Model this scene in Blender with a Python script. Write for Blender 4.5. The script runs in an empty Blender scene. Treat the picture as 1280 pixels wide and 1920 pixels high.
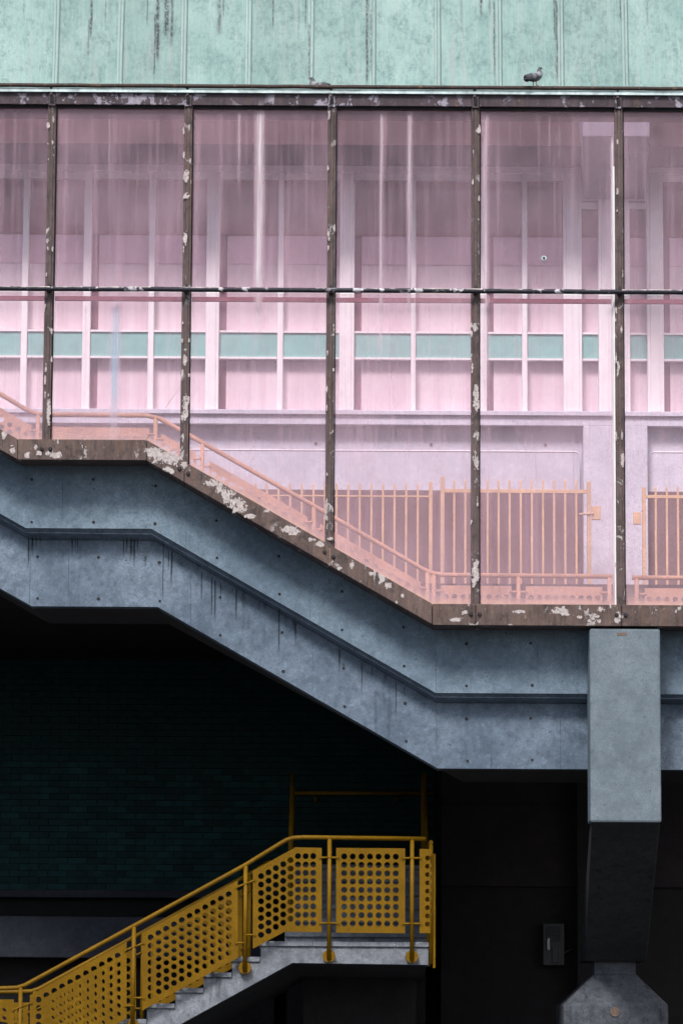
import bpy, bmesh, math, random
from mathutils import Vector, Matrix, noise as mnoise
random.seed(7)
S = bpy.context.scene
C = S.collection
R = math.radians

# ---------------------------------------------------------------- camera
F = 7000.0                     # focal length in photo pixels (1280 x 1920)
DIST = 36.84                   # metres from the glass screen
EYE = 1.6
PITCH = math.atan(1040 / F)
ROLL = R(0.32)
cam_d = bpy.data.cameras.new('camera')
cam = bpy.data.objects.new('camera', cam_d)
C.objects.link(cam)
cam_d.sensor_width = 36.0
cam_d.lens = F / 1920 * 36.0
cam_d.clip_start = 0.5
cam_d.clip_end = 3000
CM = Matrix.Translation((0, -DIST, EYE)) @ Matrix.Rotation(R(90) + PITCH, 4, 'X') @ Matrix.Rotation(ROLL, 4, 'Z')
cam.matrix_world = CM
S.camera = cam
CR = CM.to_3x3()

# ---------------------------------------------------------------- sky, sun, exposure
SUN_EL, SUN_AZ = 50.0, -22.0   # azimuth measured from straight in front of the facade, towards the left
w = bpy.data.worlds.new('World')
S.world = w
w.use_nodes = True
nt = w.node_tree
sky = nt.nodes.new('ShaderNodeTexSky')
sky.sky_type = 'NISHITA'
sky.sun_disc = False
sky.sun_elevation = R(SUN_EL)
sky.sun_rotation = R(180 + SUN_AZ)
sky.dust_density = 3.0
sky.air_density = 1.0
bg = nt.nodes['Background']
bg.inputs['Strength'].default_value = 0.06
nt.links.new(sky.outputs[0], bg.inputs['Color'])
sd = bpy.data.lights.new('sun', 'SUN')
sd.energy = 1.5
sd.angle = R(14)
sd.color = (1.0, 0.965, 0.92)
sun = bpy.data.objects.new('sun', sd)
C.objects.link(sun)
to_sun = Vector((math.sin(R(SUN_AZ)) * math.cos(R(SUN_EL)), -math.cos(R(SUN_AZ)) * math.cos(R(SUN_EL)), math.sin(R(SUN_EL))))
sun.rotation_euler = to_sun.to_track_quat('Z', 'Y').to_euler()
sun.location = (-6, -20, 30)
S.view_settings.view_transform = 'Standard'
S.view_settings.look = 'None'
S.view_settings.gamma = 1
S.view_settings.use_curve_mapping = False
S.view_settings.exposure = 1.4
S.cycles.max_bounces = 6
S.cycles.diffuse_bounces = 4
S.cycles.glossy_bounces = 2
S.cycles.adaptive_threshold = 0.03
S.cycles.transparent_max_bounces = 16
S.cycles.sample_clamp_indirect = 6

# ---------------------------------------------------------------- pixel -> point on a plane of given depth
def P(u, v, Y):
    d = CR @ Vector(((u - 640) / F, (960 - v) / F, -1.0))
    t = (Y + DIST) / d.y
    return Vector((d.x * t, Y, EYE + d.z * t))
def X(u, Y, v=960): return P(u, v, Y).x
def Z(v, Y, u=640): return P(u, v, Y).z
def px(n, Y=0): return n / F * (DIST + Y)      # pixels to metres at a depth

# ---------------------------------------------------------------- material helpers
class M:
    def __init__(s, name, rough=0.8, metal=0.0, spec=0.4):
        s.m = bpy.data.materials.new(name); s.m.use_nodes = True
        s.t = s.m.node_tree; s.b = s.t.nodes['Principled BSDF']; s.out = s.t.nodes['Material Output']
        s.b.inputs['Roughness'].default_value = rough
        s.b.inputs['Metallic'].default_value = metal
        s.b.inputs['Specular IOR Level'].default_value = spec
        g = s.n('ShaderNodeNewGeometry'); s.pos = g.outputs['Position']; s.nrm = g.outputs['Normal']
    def n(s, k, **kw):
        x = s.t.nodes.new(k)
        for a, b in kw.items(): setattr(x, a, b)
        return x
    def put(s, sock, v):
        if hasattr(v, 'is_output') or isinstance(v, bpy.types.NodeSocket): s.t.links.new(v, sock)
        elif isinstance(v, (tuple, list)) and len(v) == 3 and sock.type == 'RGBA': sock.default_value = (*v, 1)
        else: sock.default_value = v
    def vec(s, sc, off=(0, 0, 0)):
        x = s.n('ShaderNodeMapping'); s.put(x.inputs[0], s.pos)
        x.inputs['Location'].default_value = off; x.inputs['Scale'].default_value = sc
        return x.outputs[0]
    def noise(s, sc, scale=1.0, detail=6, rough=0.6, off=(0, 0, 0), dist=0.0):
        x = s.n('ShaderNodeTexNoise'); s.put(x.inputs['Vector'], s.vec(sc, off))
        x.inputs['Scale'].default_value = scale; x.inputs['Detail'].default_value = detail
        x.inputs['Roughness'].default_value = rough; x.inputs['Distortion'].default_value = dist
        return x.outputs['Fac']
    def ramp(s, f, *st):
        x = s.n('ShaderNodeValToRGB'); e = x.color_ramp.elements
        while len(e) < len(st): e.new(0.5)
        for i, (p, c) in enumerate(st):
            e[i].position = p
            e[i].color = (c, c, c, 1) if isinstance(c, (int, float)) else (*c, 1)
        s.put(x.inputs[0], f)
        return x.outputs[0]
    def mix(s, f, a, b, mode='MIX'):
        x = s.n('ShaderNodeMix', data_type='RGBA', blend_type=mode)
        s.put(x.inputs[0], f); s.put(x.inputs[6], a); s.put(x.inputs[7], b)
        return x.outputs[2]
    def math(s, op, a, b=0.0, clamp=False):
        x = s.n('ShaderNodeMath', operation=op, use_clamp=clamp)
        s.put(x.inputs[0], a); s.put(x.inputs[1], b)
        return x.outputs[0]
    def sep(s):
        x = s.n('ShaderNodeSeparateXYZ'); s.put(x.inputs[0], s.pos); return x.outputs
    def color(s, c): s.put(s.b.inputs['Base Color'], c); return s
    def rough(s, r): s.put(s.b.inputs['Roughness'], r); return s
    def bump(s, h, strength=0.3, dist=0.01):
        x = s.n('ShaderNodeBump'); x.inputs['Strength'].default_value = strength; x.inputs['Distance'].default_value = dist
        s.put(x.inputs['Height'], h); s.put(s.b.inputs['Normal'], x.outputs[0]); return s

MAT = {}
DRIPS = [(54, 1005, 1070, 1.6), (61, 1005, 1048, 2.2), (68, 1005, 1035, 1.6), (76, 1005, 1030, 1.5), (136, 1008, 1042, 2), (142, 1008, 1036, 1.5), (146, 1008, 1040, 1.2), (232, 1008, 1050, 1.4), (238, 1008, 1042, 2.2),
         (246, 1008, 1056, 2.2), (252, 1008, 1066, 1.8), (258, 1008, 1040, 1.3), (273, 1040, 1068, 2.0), (306, 1015, 1130, 0.9), (322, 1030, 1102, 1.8), (316, 1030, 1075, 1.0), (378, 1070, 1135, 1.0), (397, 1080, 1160, 1.3), (403, 1085, 1170, 1.5), (414, 1090, 1130, 1.0),
         (443, 1100, 1170, 1.5), (436, 1100, 1118, 2.2), (486, 1125, 1150, 1.6), (498, 1130, 1150, 2.4), (523, 1140, 1230, 1.4), (551, 1160, 1186, 2.6), (554, 1165, 1212, 1.6), (636, 1215, 1262, 1.8), (644, 1240, 1262, 1.6), (678, 1240, 1305, 1.0), (697, 1250, 1275, 1.4), (722, 1262, 1285, 2.2), (742, 1275, 1350, 0.9), (758, 1285, 1310, 1.4)]
def gauss_streak(m, o, u, v0, v1, wd, st, Y):
    x0 = X(u, Y, (v0 + v1) / 2); za = Z(v0, Y, u); zb = Z(v1, Y, u)
    if not hasattr(m, 'wob'): m.wob = m.math('SUBTRACT', m.noise((6, 0, 5), 1.0, 2, 0.5), 0.5)
    wob = m.math('MULTIPLY', m.wob, px(wd) * 1.8)
    d = m.math('DIVIDE', m.math('SUBTRACT', m.math('ADD', o[0], wob), x0), px(wd))
    g = m.math('EXPONENT', m.math('MULTIPLY', m.math('MULTIPLY', d, d), -1.0))
    up = m.math('MULTIPLY', m.math('SUBTRACT', za, o[2]), 30.0, clamp=True)
    dn = m.math('MULTIPLY', m.math('SUBTRACT', o[2], zb), 7.0, clamp=True)
    return m.math('MULTIPLY', m.math('MULTIPLY', g, st), m.math('MULTIPLY', up, dn))
def concrete(name, lo, hi, stain=0.5, drip=0.0, pits=True, blue=0.0, runs=None):
    m = M(name, rough=0.85, spec=0.25)
    big = m.noise((1, 1, 1), 1.3, 5, 0.55)
    mid = m.noise((1, 1, 1), 6, 8, 0.68, off=(3, 1, 7), dist=0.4)
    fine = m.noise((1, 1, 1), 60, 3, 0.7)
    c = m.mix(m.ramp(big, (0.32, 0.0), (0.68, 1.0)), lo, hi)
    c = m.mix(m.ramp(mid, (0.36, 0.75 * stain), (0.58, 0.0)), c, tuple(x * 0.5 for x in lo))
    c = m.mix(m.ramp(mid, (0.60, 0.0), (0.78, 0.40)), c, tuple(min(1, x * 1.45) for x in hi))
    gr = m.noise((1, 1, 1), 17, 9, 0.78, off=(1, 6, 2))
    c = m.mix(m.ramp(gr, (0.34, 0.85 * stain), (0.47, 0.0)), c, tuple(x * 0.45 for x in lo))
    c = m.mix(m.ramp(gr, (0.54, 0.0), (0.70, 0.55 * stain)), c, tuple(min(1, x * 1.6) for x in hi))
    dd = m.n('ShaderNodeTexVoronoi'); m.put(dd.inputs['Vector'], m.vec((1, 1, 0.8), (3, 3, 3))); dd.inputs['Scale'].default_value = 28
    c = m.mix(m.math('MULTIPLY', m.ramp(dd.outputs['Distance'], (0.10, 1.0), (0.2, 0.0)), m.ramp(m.noise((1, 1, 1), 4, 3, 0.6, off=(8, 8, 1)), (0.55, 0.0), (0.62, 0.75))), c, tuple(x * 0.22 for x in lo))
    c = m.mix(m.ramp(fine, (0.35, 0.40), (0.6, 0.0)), c, tuple(x * 0.55 for x in lo))
    if pits:
        v = m.n('ShaderNodeTexVoronoi'); m.put(v.inputs['Vector'], m.vec((1, 1, 1))); v.inputs['Scale'].default_value = 9
        pr = m.ramp(v.outputs['Distance'], (0.05, 1.0), (0.10, 0.0))
        pn = m.ramp(m.noise((1, 1, 1), 3, 2, 0.5, off=(9, 4, 2)), (0.5, 0.0), (0.56, 0.8))
        c = m.mix(m.math('MULTIPLY', pr, pn), c, tuple(x * 0.25 for x in lo))
    if blue:
        bn = m.noise((0.9, 1, 0.5), 1.2, 4, 0.6, off=(14.3, 0, 2.2))
        c = m.mix(m.ramp(bn, (0.56, 0.0), (0.70, blue)), c, (0.12, 0.24, 0.36))
    if drip:
        d = m.noise((11, 11, 0.55), 1.0, 4, 0.6, off=(2, 0, 1))
        d2 = m.noise((1, 1, 1), 1.1, 2, 0.5, off=(5, 5, 1))
        c = m.mix(m.math('MULTIPLY', m.ramp(d, (0.60, 0.0), (0.70, drip)), m.ramp(d2, (0.42, 0.0), (0.6, 1.0))), c, tuple(x * 0.14 for x in lo))
    if runs:
        o = m.sep(); acc = None
        for (u, v0, v1, wd) in DRIPS:
            q = gauss_streak(m, o, u, v0, v1, wd, 0.95, runs)
            acc = q if acc is None else m.math('ADD', acc, q)
        c = m.mix(m.math('MINIMUM', acc, 0.93), c, (0.012, 0.014, 0.018))
    m.color(c)
    m.bump(m.math('ADD', m.math('MULTIPLY', mid, 0.6), m.math('MULTIPLY', fine, 0.5)), 0.35, 0.006)
    MAT[name] = m.m
concrete('concrete_fascia', (0.128, 0.178, 0.235), (0.222, 0.295, 0.366), 0.58, 0.25, blue=0.45)
concrete('concrete_beam', (0.108, 0.148, 0.203), (0.200, 0.258, 0.332), 0.72, 0.5, runs=0.51)
concrete('concrete_pier', (0.140, 0.178, 0.210), (0.198, 0.245, 0.284), 0.5, 0.45)
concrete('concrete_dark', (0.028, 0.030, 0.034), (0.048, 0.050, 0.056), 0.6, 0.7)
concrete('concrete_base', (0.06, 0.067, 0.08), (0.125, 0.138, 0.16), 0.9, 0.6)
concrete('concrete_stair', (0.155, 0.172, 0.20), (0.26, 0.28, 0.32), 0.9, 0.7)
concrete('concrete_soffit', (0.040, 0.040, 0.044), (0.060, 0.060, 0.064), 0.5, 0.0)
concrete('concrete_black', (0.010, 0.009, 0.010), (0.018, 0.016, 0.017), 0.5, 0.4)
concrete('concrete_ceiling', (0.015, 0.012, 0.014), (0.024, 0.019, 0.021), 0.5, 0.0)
concrete('concrete_parapet', (0.022, 0.025, 0.036), (0.042, 0.046, 0.062), 0.5, 0.3)
concrete('concrete_courtyard', (0.58, 0.59, 0.68), (0.71, 0.72, 0.81), 0.3, 0.35)

COPPER_RUNS = [(296, -60, 120, 3.2, .95), (312, -60, 75, 4.0, .9), (322, -60, 90, 2.5, .7), (290, 20, 160, 1.6, .7), (276, -60, 50, 0.9, .8), (171, -60, 75, 2.4, .85), (198, -60, 45, 1.5, .5), (166, 30, 120, 1.5, .4), (411, -60, 70, 4.0, .6), (419, -60, 40, 1.5, .6), (512, -60, 60, 1.4, .7),
               (573, -60, 60, 1.2, .7), (579, 40, 165, 1.8, .7), (688, -60, 170, 2.2, .8), (695, 10, 150, 1.3, .6), (902, -60, 35, 3.0, .8), (918, -60, 30, 2.2, .5), (926, -10, 150, 1.4, .7), (1043, -60, 160, 2.6, .6), (1039, -20, 80, 1.3, .6), (1163, -60, 40, 1.2, .8), (560, -60, 90, 1.2, .3), (44, -60, 40, 1.6, .3), (865, -40, 60, 2.4, .25), (1214, -60, 60, 2.0, .3)]
def verdigris(name, pale):
    m = M(name, rough=0.78, spec=0.2)
    oi = m.n('ShaderNodeObjectInfo')
    big = m.noise((1, 1, 0.6), 2.0, 5, 0.6)
    blot = m.noise((1, 1, 0.75), 5.5, 9, 0.74, dist=0.25)
    mott = m.noise((1.0, 1, 0.7), 26, 7, 0.75)
    brush = m.noise((30, 6, 2.6), 1.0, 7, 0.78, dist=0.6)
    brush2 = m.noise((13, 4, 0.5), 1.0, 5, 0.65, off=(7, 2, 1))
    lap = m.noise((2.5, 2, 40), 1.0, 4, 0.6, off=(2, 3, 5))
    grain = m.noise((1, 1, 1), 130, 3, 0.75)
    c = m.mix(m.ramp(big, (0.32, 0.0), (0.68, 1.0)), (0.235, 0.365, 0.345), (0.325, 0.455, 0.43))
    area = m.ramp(blot, (0.42, 1.0), (0.58, 0.0))
    c = m.mix(m.math('MULTIPLY', area, m.ramp(mott, (0.36, 0.9), (0.60, 0.05))), c, (0.125, 0.205, 0.205))
    c = m.mix(m.ramp(brush, (0.50, 0.0), (0.72, 0.5)), c, (0.47, 0.56, 0.54))
    c = m.mix(m.ramp(brush, (0.30, 0.5), (0.44, 0.0)), c, (0.18, 0.26, 0.255))
    c = m.mix(m.ramp(brush2, (0.55, 0.0), (0.68, 0.55)), c, (0.36, 0.395, 0.385))
    c = m.mix(m.math('MULTIPLY', m.ramp(lap, (0.66, 0.0), (0.72, 0.4)), area), c, (0.50, 0.60, 0.57))
    c = m.mix(m.ramp(grain, (0.34, 0.5), (0.52, 0.0)), c, (0.17, 0.25, 0.25))
    if pale: c = m.mix(0.40, c, (0.42, 0.52, 0.50))
    o = m.sep(); acc = None
    for (u, v0, v1, wd, st) in COPPER_RUNS:
        q = gauss_streak(m, o, u, v0, v1, wd, st * 1.3, 0.15)
        acc = q if acc is None else m.math('ADD', acc, q)
    brk = m.ramp(m.noise((1, 1, 0.6), 34, 5, 0.75), (0.36, 0.1), (0.54, 1.0))
    c = m.mix(m.math('MULTIPLY', m.math('MINIMUM', acc, 0.95), brk), c, (0.055, 0.05, 0.06))
    val = m.math('ADD', m.math('MULTIPLY', oi.outputs['Random'], 0.18), 0.90)
    hs = m.n('ShaderNodeHueSaturation'); m.put(hs.inputs['Value'], val); m.put(hs.inputs['Color'], c)
    m.color(hs.outputs[0])
    m.bump(m.math('ADD', m.math('ADD', mott, m.math('MULTIPLY', brush, 0.7)), m.math('MULTIPLY', blot, 1.2)), 0.45, 0.008)
    MAT[name] = m.m
verdigris('verdigris', False)
verdigris('verdigris_seam', True)

def steel(name, base_lo, base_hi, peel, amount, dark=0.6, rust=0.5):
    m = M(name, rough=0.6, spec=0.35)
    v = m.math('ADD', m.math('MULTIPLY', m.noise((34, 34, 3.0), 1.0, 5, 0.7), 0.45), m.math('MULTIPLY', m.noise((1, 1, 0.6), 5, 6, 0.65, off=(3, 3, 3)), 0.55))
    mid = m.noise((1, 1, 0.7), 9, 7, 0.68, dist=0.5)
    c = m.mix(m.ramp(v, (0.35, 0.0), (0.65, 1.0)), base_lo, base_hi)
    c = m.mix(m.ramp(mid, (0.36, dark), (0.48, 0.0)), c, (0.018, 0.015, 0.018))
    r = m.noise((12, 12, 0.9), 1.0, 4, 0.6, off=(4, 2, 1))
    c = m.mix(m.ramp(r, (0.58, 0.0), (0.70, rust)), c, (0.14, 0.075, 0.045))
    p = m.noise((1, 1, 0.75), 7.5, 8, 0.66, off=(6.1, 3.3, 1.9), dist=0.3)
    gate = m.noise((1, 1, 1), 1.6, 2, 0.5, off=(1, 8, 3))
    pf = m.math('MULTIPLY', m.ramp(p, (amount, 0.0), (amount + 0.015, 1.0)), m.ramp(gate, (0.42, 0.0), (0.5, 1.0)))
    edge = m.math('MULTIPLY', m.ramp(p, (amount - 0.03, 0.0), (amount, 1.0)), m.ramp(gate, (0.42, 0.0), (0.5, 1.0)))
    c = m.mix(m.math('MULTIPLY', edge, 0.75), c, (0.02, 0.017, 0.02))
    sp1 = m.noise((1, 1, 0.6), 55, 4, 0.7, off=(2, 9, 4))
    c = m.mix(m.ramp(sp1, (0.30, 0.85), (0.40, 0.0)), c, (0.015, 0.013, 0.016))
    c = m.mix(m.ramp(sp1, (0.64, 0.0), (0.69, 0.7)), c, tuple(x * 0.75 for x in peel))
    fl = m.noise((1, 1, 1), 30, 4, 0.6)
    c = m.mix(pf, c, m.mix(m.ramp(fl, (0.3, 0.0), (0.7, 1.0)), tuple(x * 0.6 for x in peel), peel))
    m.color(c)
    m.bump(m.math('ADD', m.math('MULTIPLY', pf, 0.8), mid), 0.5, 0.006)
    MAT[name] = m.m
steel('steel_mullion', (0.050, 0.034, 0.034), (0.140, 0.100, 0.097), (0.510, 0.459, 0.459), 0.585)
steel('steel_sill', (0.058, 0.038, 0.034), (0.155, 0.105, 0.092), (0.561, 0.510, 0.493), 0.60)
steel('steel_top', (0.030, 0.020, 0.028), (0.085, 0.060, 0.072), (0.34, 0.31, 0.38), 0.53)
steel('steel_pipe', (0.008, 0.008, 0.014), (0.02, 0.02, 0.035), (0.62, 0.60, 0.66), 0.58, 0.2, 0.0)
steel('steel_gutter', (0.02, 0.014, 0.012), (0.06, 0.035, 0.028), (0.6, 0.5, 0.42), 0.66, 0.5, 0.9)

def plain(name, col, rough=0.6, metal=0.0, var=0.25, scale=12, spec=0.4, bump=0.1):
    m = M(name, rough=rough, metal=metal, spec=spec)
    n = m.noise((1, 1, 1), scale, 6, 0.65)
    m.color(m.mix(m.ramp(n, (0.3, 0.0), (0.7, 1.0)), tuple(c * (1 - var) for c in col), tuple(min(1, c * (1 + var)) for c in col)))
    if bump: m.bump(n, bump, 0.004)
    MAT[name] = m.m
plain('black_gap', (0.006, 0.006, 0.008), 0.8)
plain('bolt_steel', (0.02, 0.018, 0.022), 0.5)
plain('flashing', (0.42, 0.52, 0.53), 0.45, 0.0, 0.5, 7)
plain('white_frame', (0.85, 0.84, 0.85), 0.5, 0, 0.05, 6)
plain('canopy_brown', (0.19, 0.11, 0.125), 0.8, 0, 0.2, 3)
plain('canopy_dark', (0.055, 0.022, 0.024), 0.8, 0, 0.2, 3)
concrete('concrete_corbel', (0.19, 0.17, 0.22), (0.25, 0.23, 0.28), 0.3, 0.2)
plain('soffit_brown', (0.22, 0.105, 0.11), 0.8, 0, 0.2, 3)
plain('blind_dark', (0.33, 0.125, 0.125), 0.9, 0, 0.15, 4)  # shade of the roof edge beyond the windows, put into the colour
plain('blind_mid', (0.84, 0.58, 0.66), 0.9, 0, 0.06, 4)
plain('room_dark', (0.40, 0.22, 0.265), 0.9, 0, 0.1, 4)  # shade inside the room, carried by the backing colour
plain('teal_panel', (0.24, 0.50, 0.46), 0.35, 0, 0.12, 5)
plain('dado_brown', (0.17, 0.105, 0.11), 0.8, 0, 0.15, 20)
plain('transom_red', (0.20, 0.06, 0.085), 0.6, 0, 0.1)
plain('tile_grout', (0.004, 0.005, 0.005), 0.9)
plain('box_grey', (0.024, 0.024, 0.026), 0.5, 0, 0.2, 20)
plain('box_light', (0.35, 0.35, 0.36), 0.4, 0, 0.2, 20)
plain('asphalt', (0.05, 0.05, 0.052), 0.9, 0, 0.3, 30)
plain('pigeon_dark', (0.035, 0.037, 0.042), 0.7, 0, 0.2, 60)
plain('pigeon_leg', (0.35, 0.06, 0.05), 0.6)
plain('pigeon_beak', (0.03, 0.028, 0.03), 0.5)
plain('brass_plate', (0.16, 0.11, 0.085), 0.5, 0.0, 0.4, 40)
plain('paint_flake', (0.44, 0.39, 0.385), 0.8, 0, 0.35, 38, bump=0.6)

m = M('blind_pale', rough=0.9)  # bright sky behind the windows, painted as a surface colour
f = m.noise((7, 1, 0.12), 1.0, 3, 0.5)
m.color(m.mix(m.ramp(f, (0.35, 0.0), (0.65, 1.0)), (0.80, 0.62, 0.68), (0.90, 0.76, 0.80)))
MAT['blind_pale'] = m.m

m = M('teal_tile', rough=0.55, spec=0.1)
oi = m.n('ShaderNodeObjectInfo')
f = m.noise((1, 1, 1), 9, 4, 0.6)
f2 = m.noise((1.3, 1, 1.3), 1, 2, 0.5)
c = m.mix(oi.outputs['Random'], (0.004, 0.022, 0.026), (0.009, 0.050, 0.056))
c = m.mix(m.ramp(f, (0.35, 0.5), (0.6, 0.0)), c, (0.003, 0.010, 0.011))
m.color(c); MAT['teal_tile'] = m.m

def yellow(name, col):
    m = M(name, rough=0.5, spec=0.12)
    f = m.noise((1, 1, 1), 7, 6, 0.65); g = m.noise((1, 1, 1), 70, 3, 0.6)
    c = m.mix(m.ramp(f, (0.3, 0.0), (0.7, 1.0)), tuple(x * 0.78 for x in col), tuple(x * 1.08 for x in col))
    d = m.noise((9, 9, 1.0), 1.0, 5, 0.65, off=(3, 2, 8))
    c = m.mix(m.ramp(d, (0.60, 0.0), (0.74, 0.55)), c, (0.14, 0.07, 0.02))
    c = m.mix(m.ramp(g, (0.34, 0.7), (0.48, 0.0)), c, tuple(x * 0.5 for x in col))
    ch = m.noise((1, 1, 1), 24, 6, 0.7, off=(5, 1, 9))
    c = m.mix(m.ramp(ch, (0.66, 0.0), (0.69, 0.9)), c, (0.055, 0.03, 0.018))
    c = m.mix(m.ramp(m.noise((1, 1, 0.5), 2.4, 4, 0.6, off=(1, 1, 4)), (0.40, 0.45), (0.6, 0.0)), c, tuple(x * 0.55 for x in col))
    m.color(c); m.bump(g, 0.15, 0.002); MAT[name] = m.m
yellow('yellow_paint', (0.19, 0.100, 0.003))
yellow('orange_paint', (0.80, 0.545, 0.33))  # same yellow as above, paled: glass haze and brighter light in the colour

m = M('pigeon_body', rough=0.75)
s_ = m.n('ShaderNodeAttribute'); s_.attribute_name = 'tone'
f = m.noise((1, 1, 1), 45, 4, 0.6)
c = m.mix(s_.outputs['Fac'], (0.030, 0.034, 0.042), (0.30, 0.31, 0.33))
m.color(m.mix(m.ramp(f, (0.3, 0.3), (0.6, 0.0)), c, (0.08, 0.085, 0.09))); MAT['pigeon_body'] = m.m

# pink glazing: tinted clear glass under a film of dirt, with limescale streaks where water runs down
STREAKS = [  # u, v0, v1, width px, strength, colour
    (486, 195, 640, 6.5, 0.70, 'w'), (448, 195, 380, 3, 0.26, 'w'), (714, 200, 700, 3.2, 0.42, 'w'),
    (721, 200, 360, 3, 0.20, 'r'), (767, 195, 620, 4.5, 0.45, 'w'), (776, 470, 770, 3, 0.2, 'w'), (217, 560, 850, 9, 0.55, 'b'),
    (911, 205, 780, 5, 0.34, 'w'), (1149, 250, 1160, 2.4, 0.9, 'w'), (1029, 205, 330, 2, 0.22, 'r'), (205, 200, 420, 2, 0.12, 'w'),  # the strongest streak paints light reflected beside the fifth mullion
    (258, 740, 830, 2, 0.25, 'w'), (478, 820, 870, 1.5, 0.35, 'w'), (737, 690, 860, 2, 0.25, 'w'), (160, 560, 790, 3, 0.22, 'w')]
_a, _b, _c = P(34, 823, 0), P(275, 825, 0), P(810, 1131, 0)
SILL_A, SILL_B, SILL_X = (_a.z + _b.z) / 2, _c.z, _b.x
SILL_S = (SILL_A - SILL_B) / (_c.x - _b.x)
def pink_glass():
    m = M('pink_glass')
    t = m.t
    o = m.sep()
    base = m.noise((1, 1, 1), 1.1, 4, 0.6, off=(2, 0, 5))
    vert = m.noise((14, 1, 0.35), 1.0, 4, 0.6)
    fine = m.noise((1, 1, 1), 55, 4, 0.65)
    film = m.math('ADD', m.math('MULTIPLY', m.ramp(base, (0.35, 0.0), (0.68, 1.0)), 0.09), 0.045)
    film = m.math('ADD', film, m.math('MULTIPLY', m.ramp(vert, (0.5, 0.0), (0.75, 1.0)), 0.10))
    film = m.math('ADD', film, m.math('MULTIPLY', m.ramp(fine, (0.60, 0.0), (0.75, 1.0)), 0.05))
    wobble = m.math('SUBTRACT', m.noise((1.1, 0, 1.2), 1.0, 2, 0.5), 0.5)
    grit = m.ramp(m.noise((60, 1, 1.0), 1.0, 4, 0.65), (0.3, 0.25), (0.62, 1.0))
    # grime gathered along the mullions, under the head; above the sill, grime with salmon bounced light painted in
    tc = m.n('ShaderNodeTexCoord'); gx = m.n('ShaderNodeSeparateXYZ'); m.put(gx.inputs[0], tc.outputs['Generated'])
    def fall(v, k): return m.math('EXPONENT', m.math('MULTIPLY', v, -k))
    side_ = m.math('ADD', fall(gx.outputs[0], 24.0), fall(m.math('SUBTRACT', 1.0, gx.outputs[0]), 30.0))
    side_ = m.math('MULTIPLY', side_, m.ramp(m.noise((20, 1, 2.5), 1.0, 5, 0.7, off=(4, 0, 2)), (0.32, 0.0), (0.65, 1.0)))
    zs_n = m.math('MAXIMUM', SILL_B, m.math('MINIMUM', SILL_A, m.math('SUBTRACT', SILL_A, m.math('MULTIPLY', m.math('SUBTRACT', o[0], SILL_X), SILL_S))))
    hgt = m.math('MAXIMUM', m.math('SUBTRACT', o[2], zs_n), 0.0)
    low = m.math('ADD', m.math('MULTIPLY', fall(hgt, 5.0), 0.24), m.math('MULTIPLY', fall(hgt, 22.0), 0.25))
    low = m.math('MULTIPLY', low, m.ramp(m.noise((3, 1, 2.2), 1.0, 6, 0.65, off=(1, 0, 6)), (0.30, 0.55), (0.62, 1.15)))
    oi = m.n('ShaderNodeObjectInfo')
    film = m.math('MULTIPLY', film, m.math('ADD', m.math('MULTIPLY', oi.outputs['Random'], 0.7), 0.85))
    film = m.math('ADD', film, m.math('MULTIPLY', side_, 0.16))
    def streak(u, v0, v1, wd, st):
        x0 = X(u, 0, (v0 + v1) / 2); za = Z(v0, 0, u); zb = Z(v1, 0, u)
        wob = m.math('MULTIPLY', wobble, px(wd) * 1.4)
        d = m.math('DIVIDE', m.math('SUBTRACT', m.math('ADD', o[0], wob), x0), px(wd))
        g = m.math('EXPONENT', m.math('MULTIPLY', m.math('MULTIPLY', d, d), -1.0))
        up = m.math('MULTIPLY', m.math('SUBTRACT', za, o[2]), 8.0, clamp=True)
        dn = m.math('MULTIPLY', m.math('SUBTRACT', o[2], zb), 1.6, clamp=True)
        ns = grit
        return m.math('MULTIPLY', m.math('MULTIPLY', m.math('MULTIPLY', g, m.math('MULTIPLY', up, dn)), ns), st)
    acc = {}
    for (u, v0, v1, wd, st, k) in STREAKS:
        s = streak(u, v0, v1, wd, st)
        acc[k] = s if k not in acc else m.math('ADD', acc[k], s)
    tint = m.n('ShaderNodeBsdfTransparent'); tint.inputs[0].default_value = (0.995, 0.93, 0.972, 1)
    dif = m.n('ShaderNodeBsdfDiffuse'); tra = m.n('ShaderNodeBsdfTranslucent')
    dc = m.mix(m.math('MULTIPLY', acc['b'], 1.6, clamp=True), (0.80, 0.58, 0.68), (0.42, 0.66, 0.80))
    dc = m.mix(m.math('MULTIPLY', acc['w'], 1.8, clamp=True), dc, (0.88, 0.83, 0.86))
    dc = m.mix(m.math('MULTIPLY', acc['r'], 1.8, clamp=True), dc, (0.80, 0.50, 0.46))
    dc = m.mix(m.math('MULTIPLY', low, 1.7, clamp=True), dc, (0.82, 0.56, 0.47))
    m.put(dif.inputs[0], dc); m.put(tra.inputs[0], dc)
    d2 = m.n('ShaderNodeMixShader'); d2.inputs[0].default_value = 0.35
    t.links.new(dif.outputs[0], d2.inputs[1]); t.links.new(tra.outputs[0], d2.inputs[2])
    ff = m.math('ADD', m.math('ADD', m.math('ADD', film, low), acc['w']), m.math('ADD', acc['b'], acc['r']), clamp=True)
    mx = m.n('ShaderNodeMixShader'); m.put(mx.inputs[0], ff)
    t.links.new(tint.outputs[0], mx.inputs[1]); t.links.new(d2.outputs[0], mx.inputs[2])
    gl = m.n('ShaderNodeBsdfGlossy'); gl.inputs['Roughness'].default_value = 0.12
    lw = m.n('ShaderNodeLayerWeight'); lw.inputs[0].default_value = 0.5
    fr = m.math('ADD', m.math('MULTIPLY', m.math('POWER', lw.outputs['Facing'], 5.0), 0.6), 0.025)
    mg = m.n('ShaderNodeMixShader'); m.put(mg.inputs[0], fr)
    t.links.new(mx.outputs[0], mg.inputs[1]); t.links.new(gl.outputs[0], mg.inputs[2])
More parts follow.
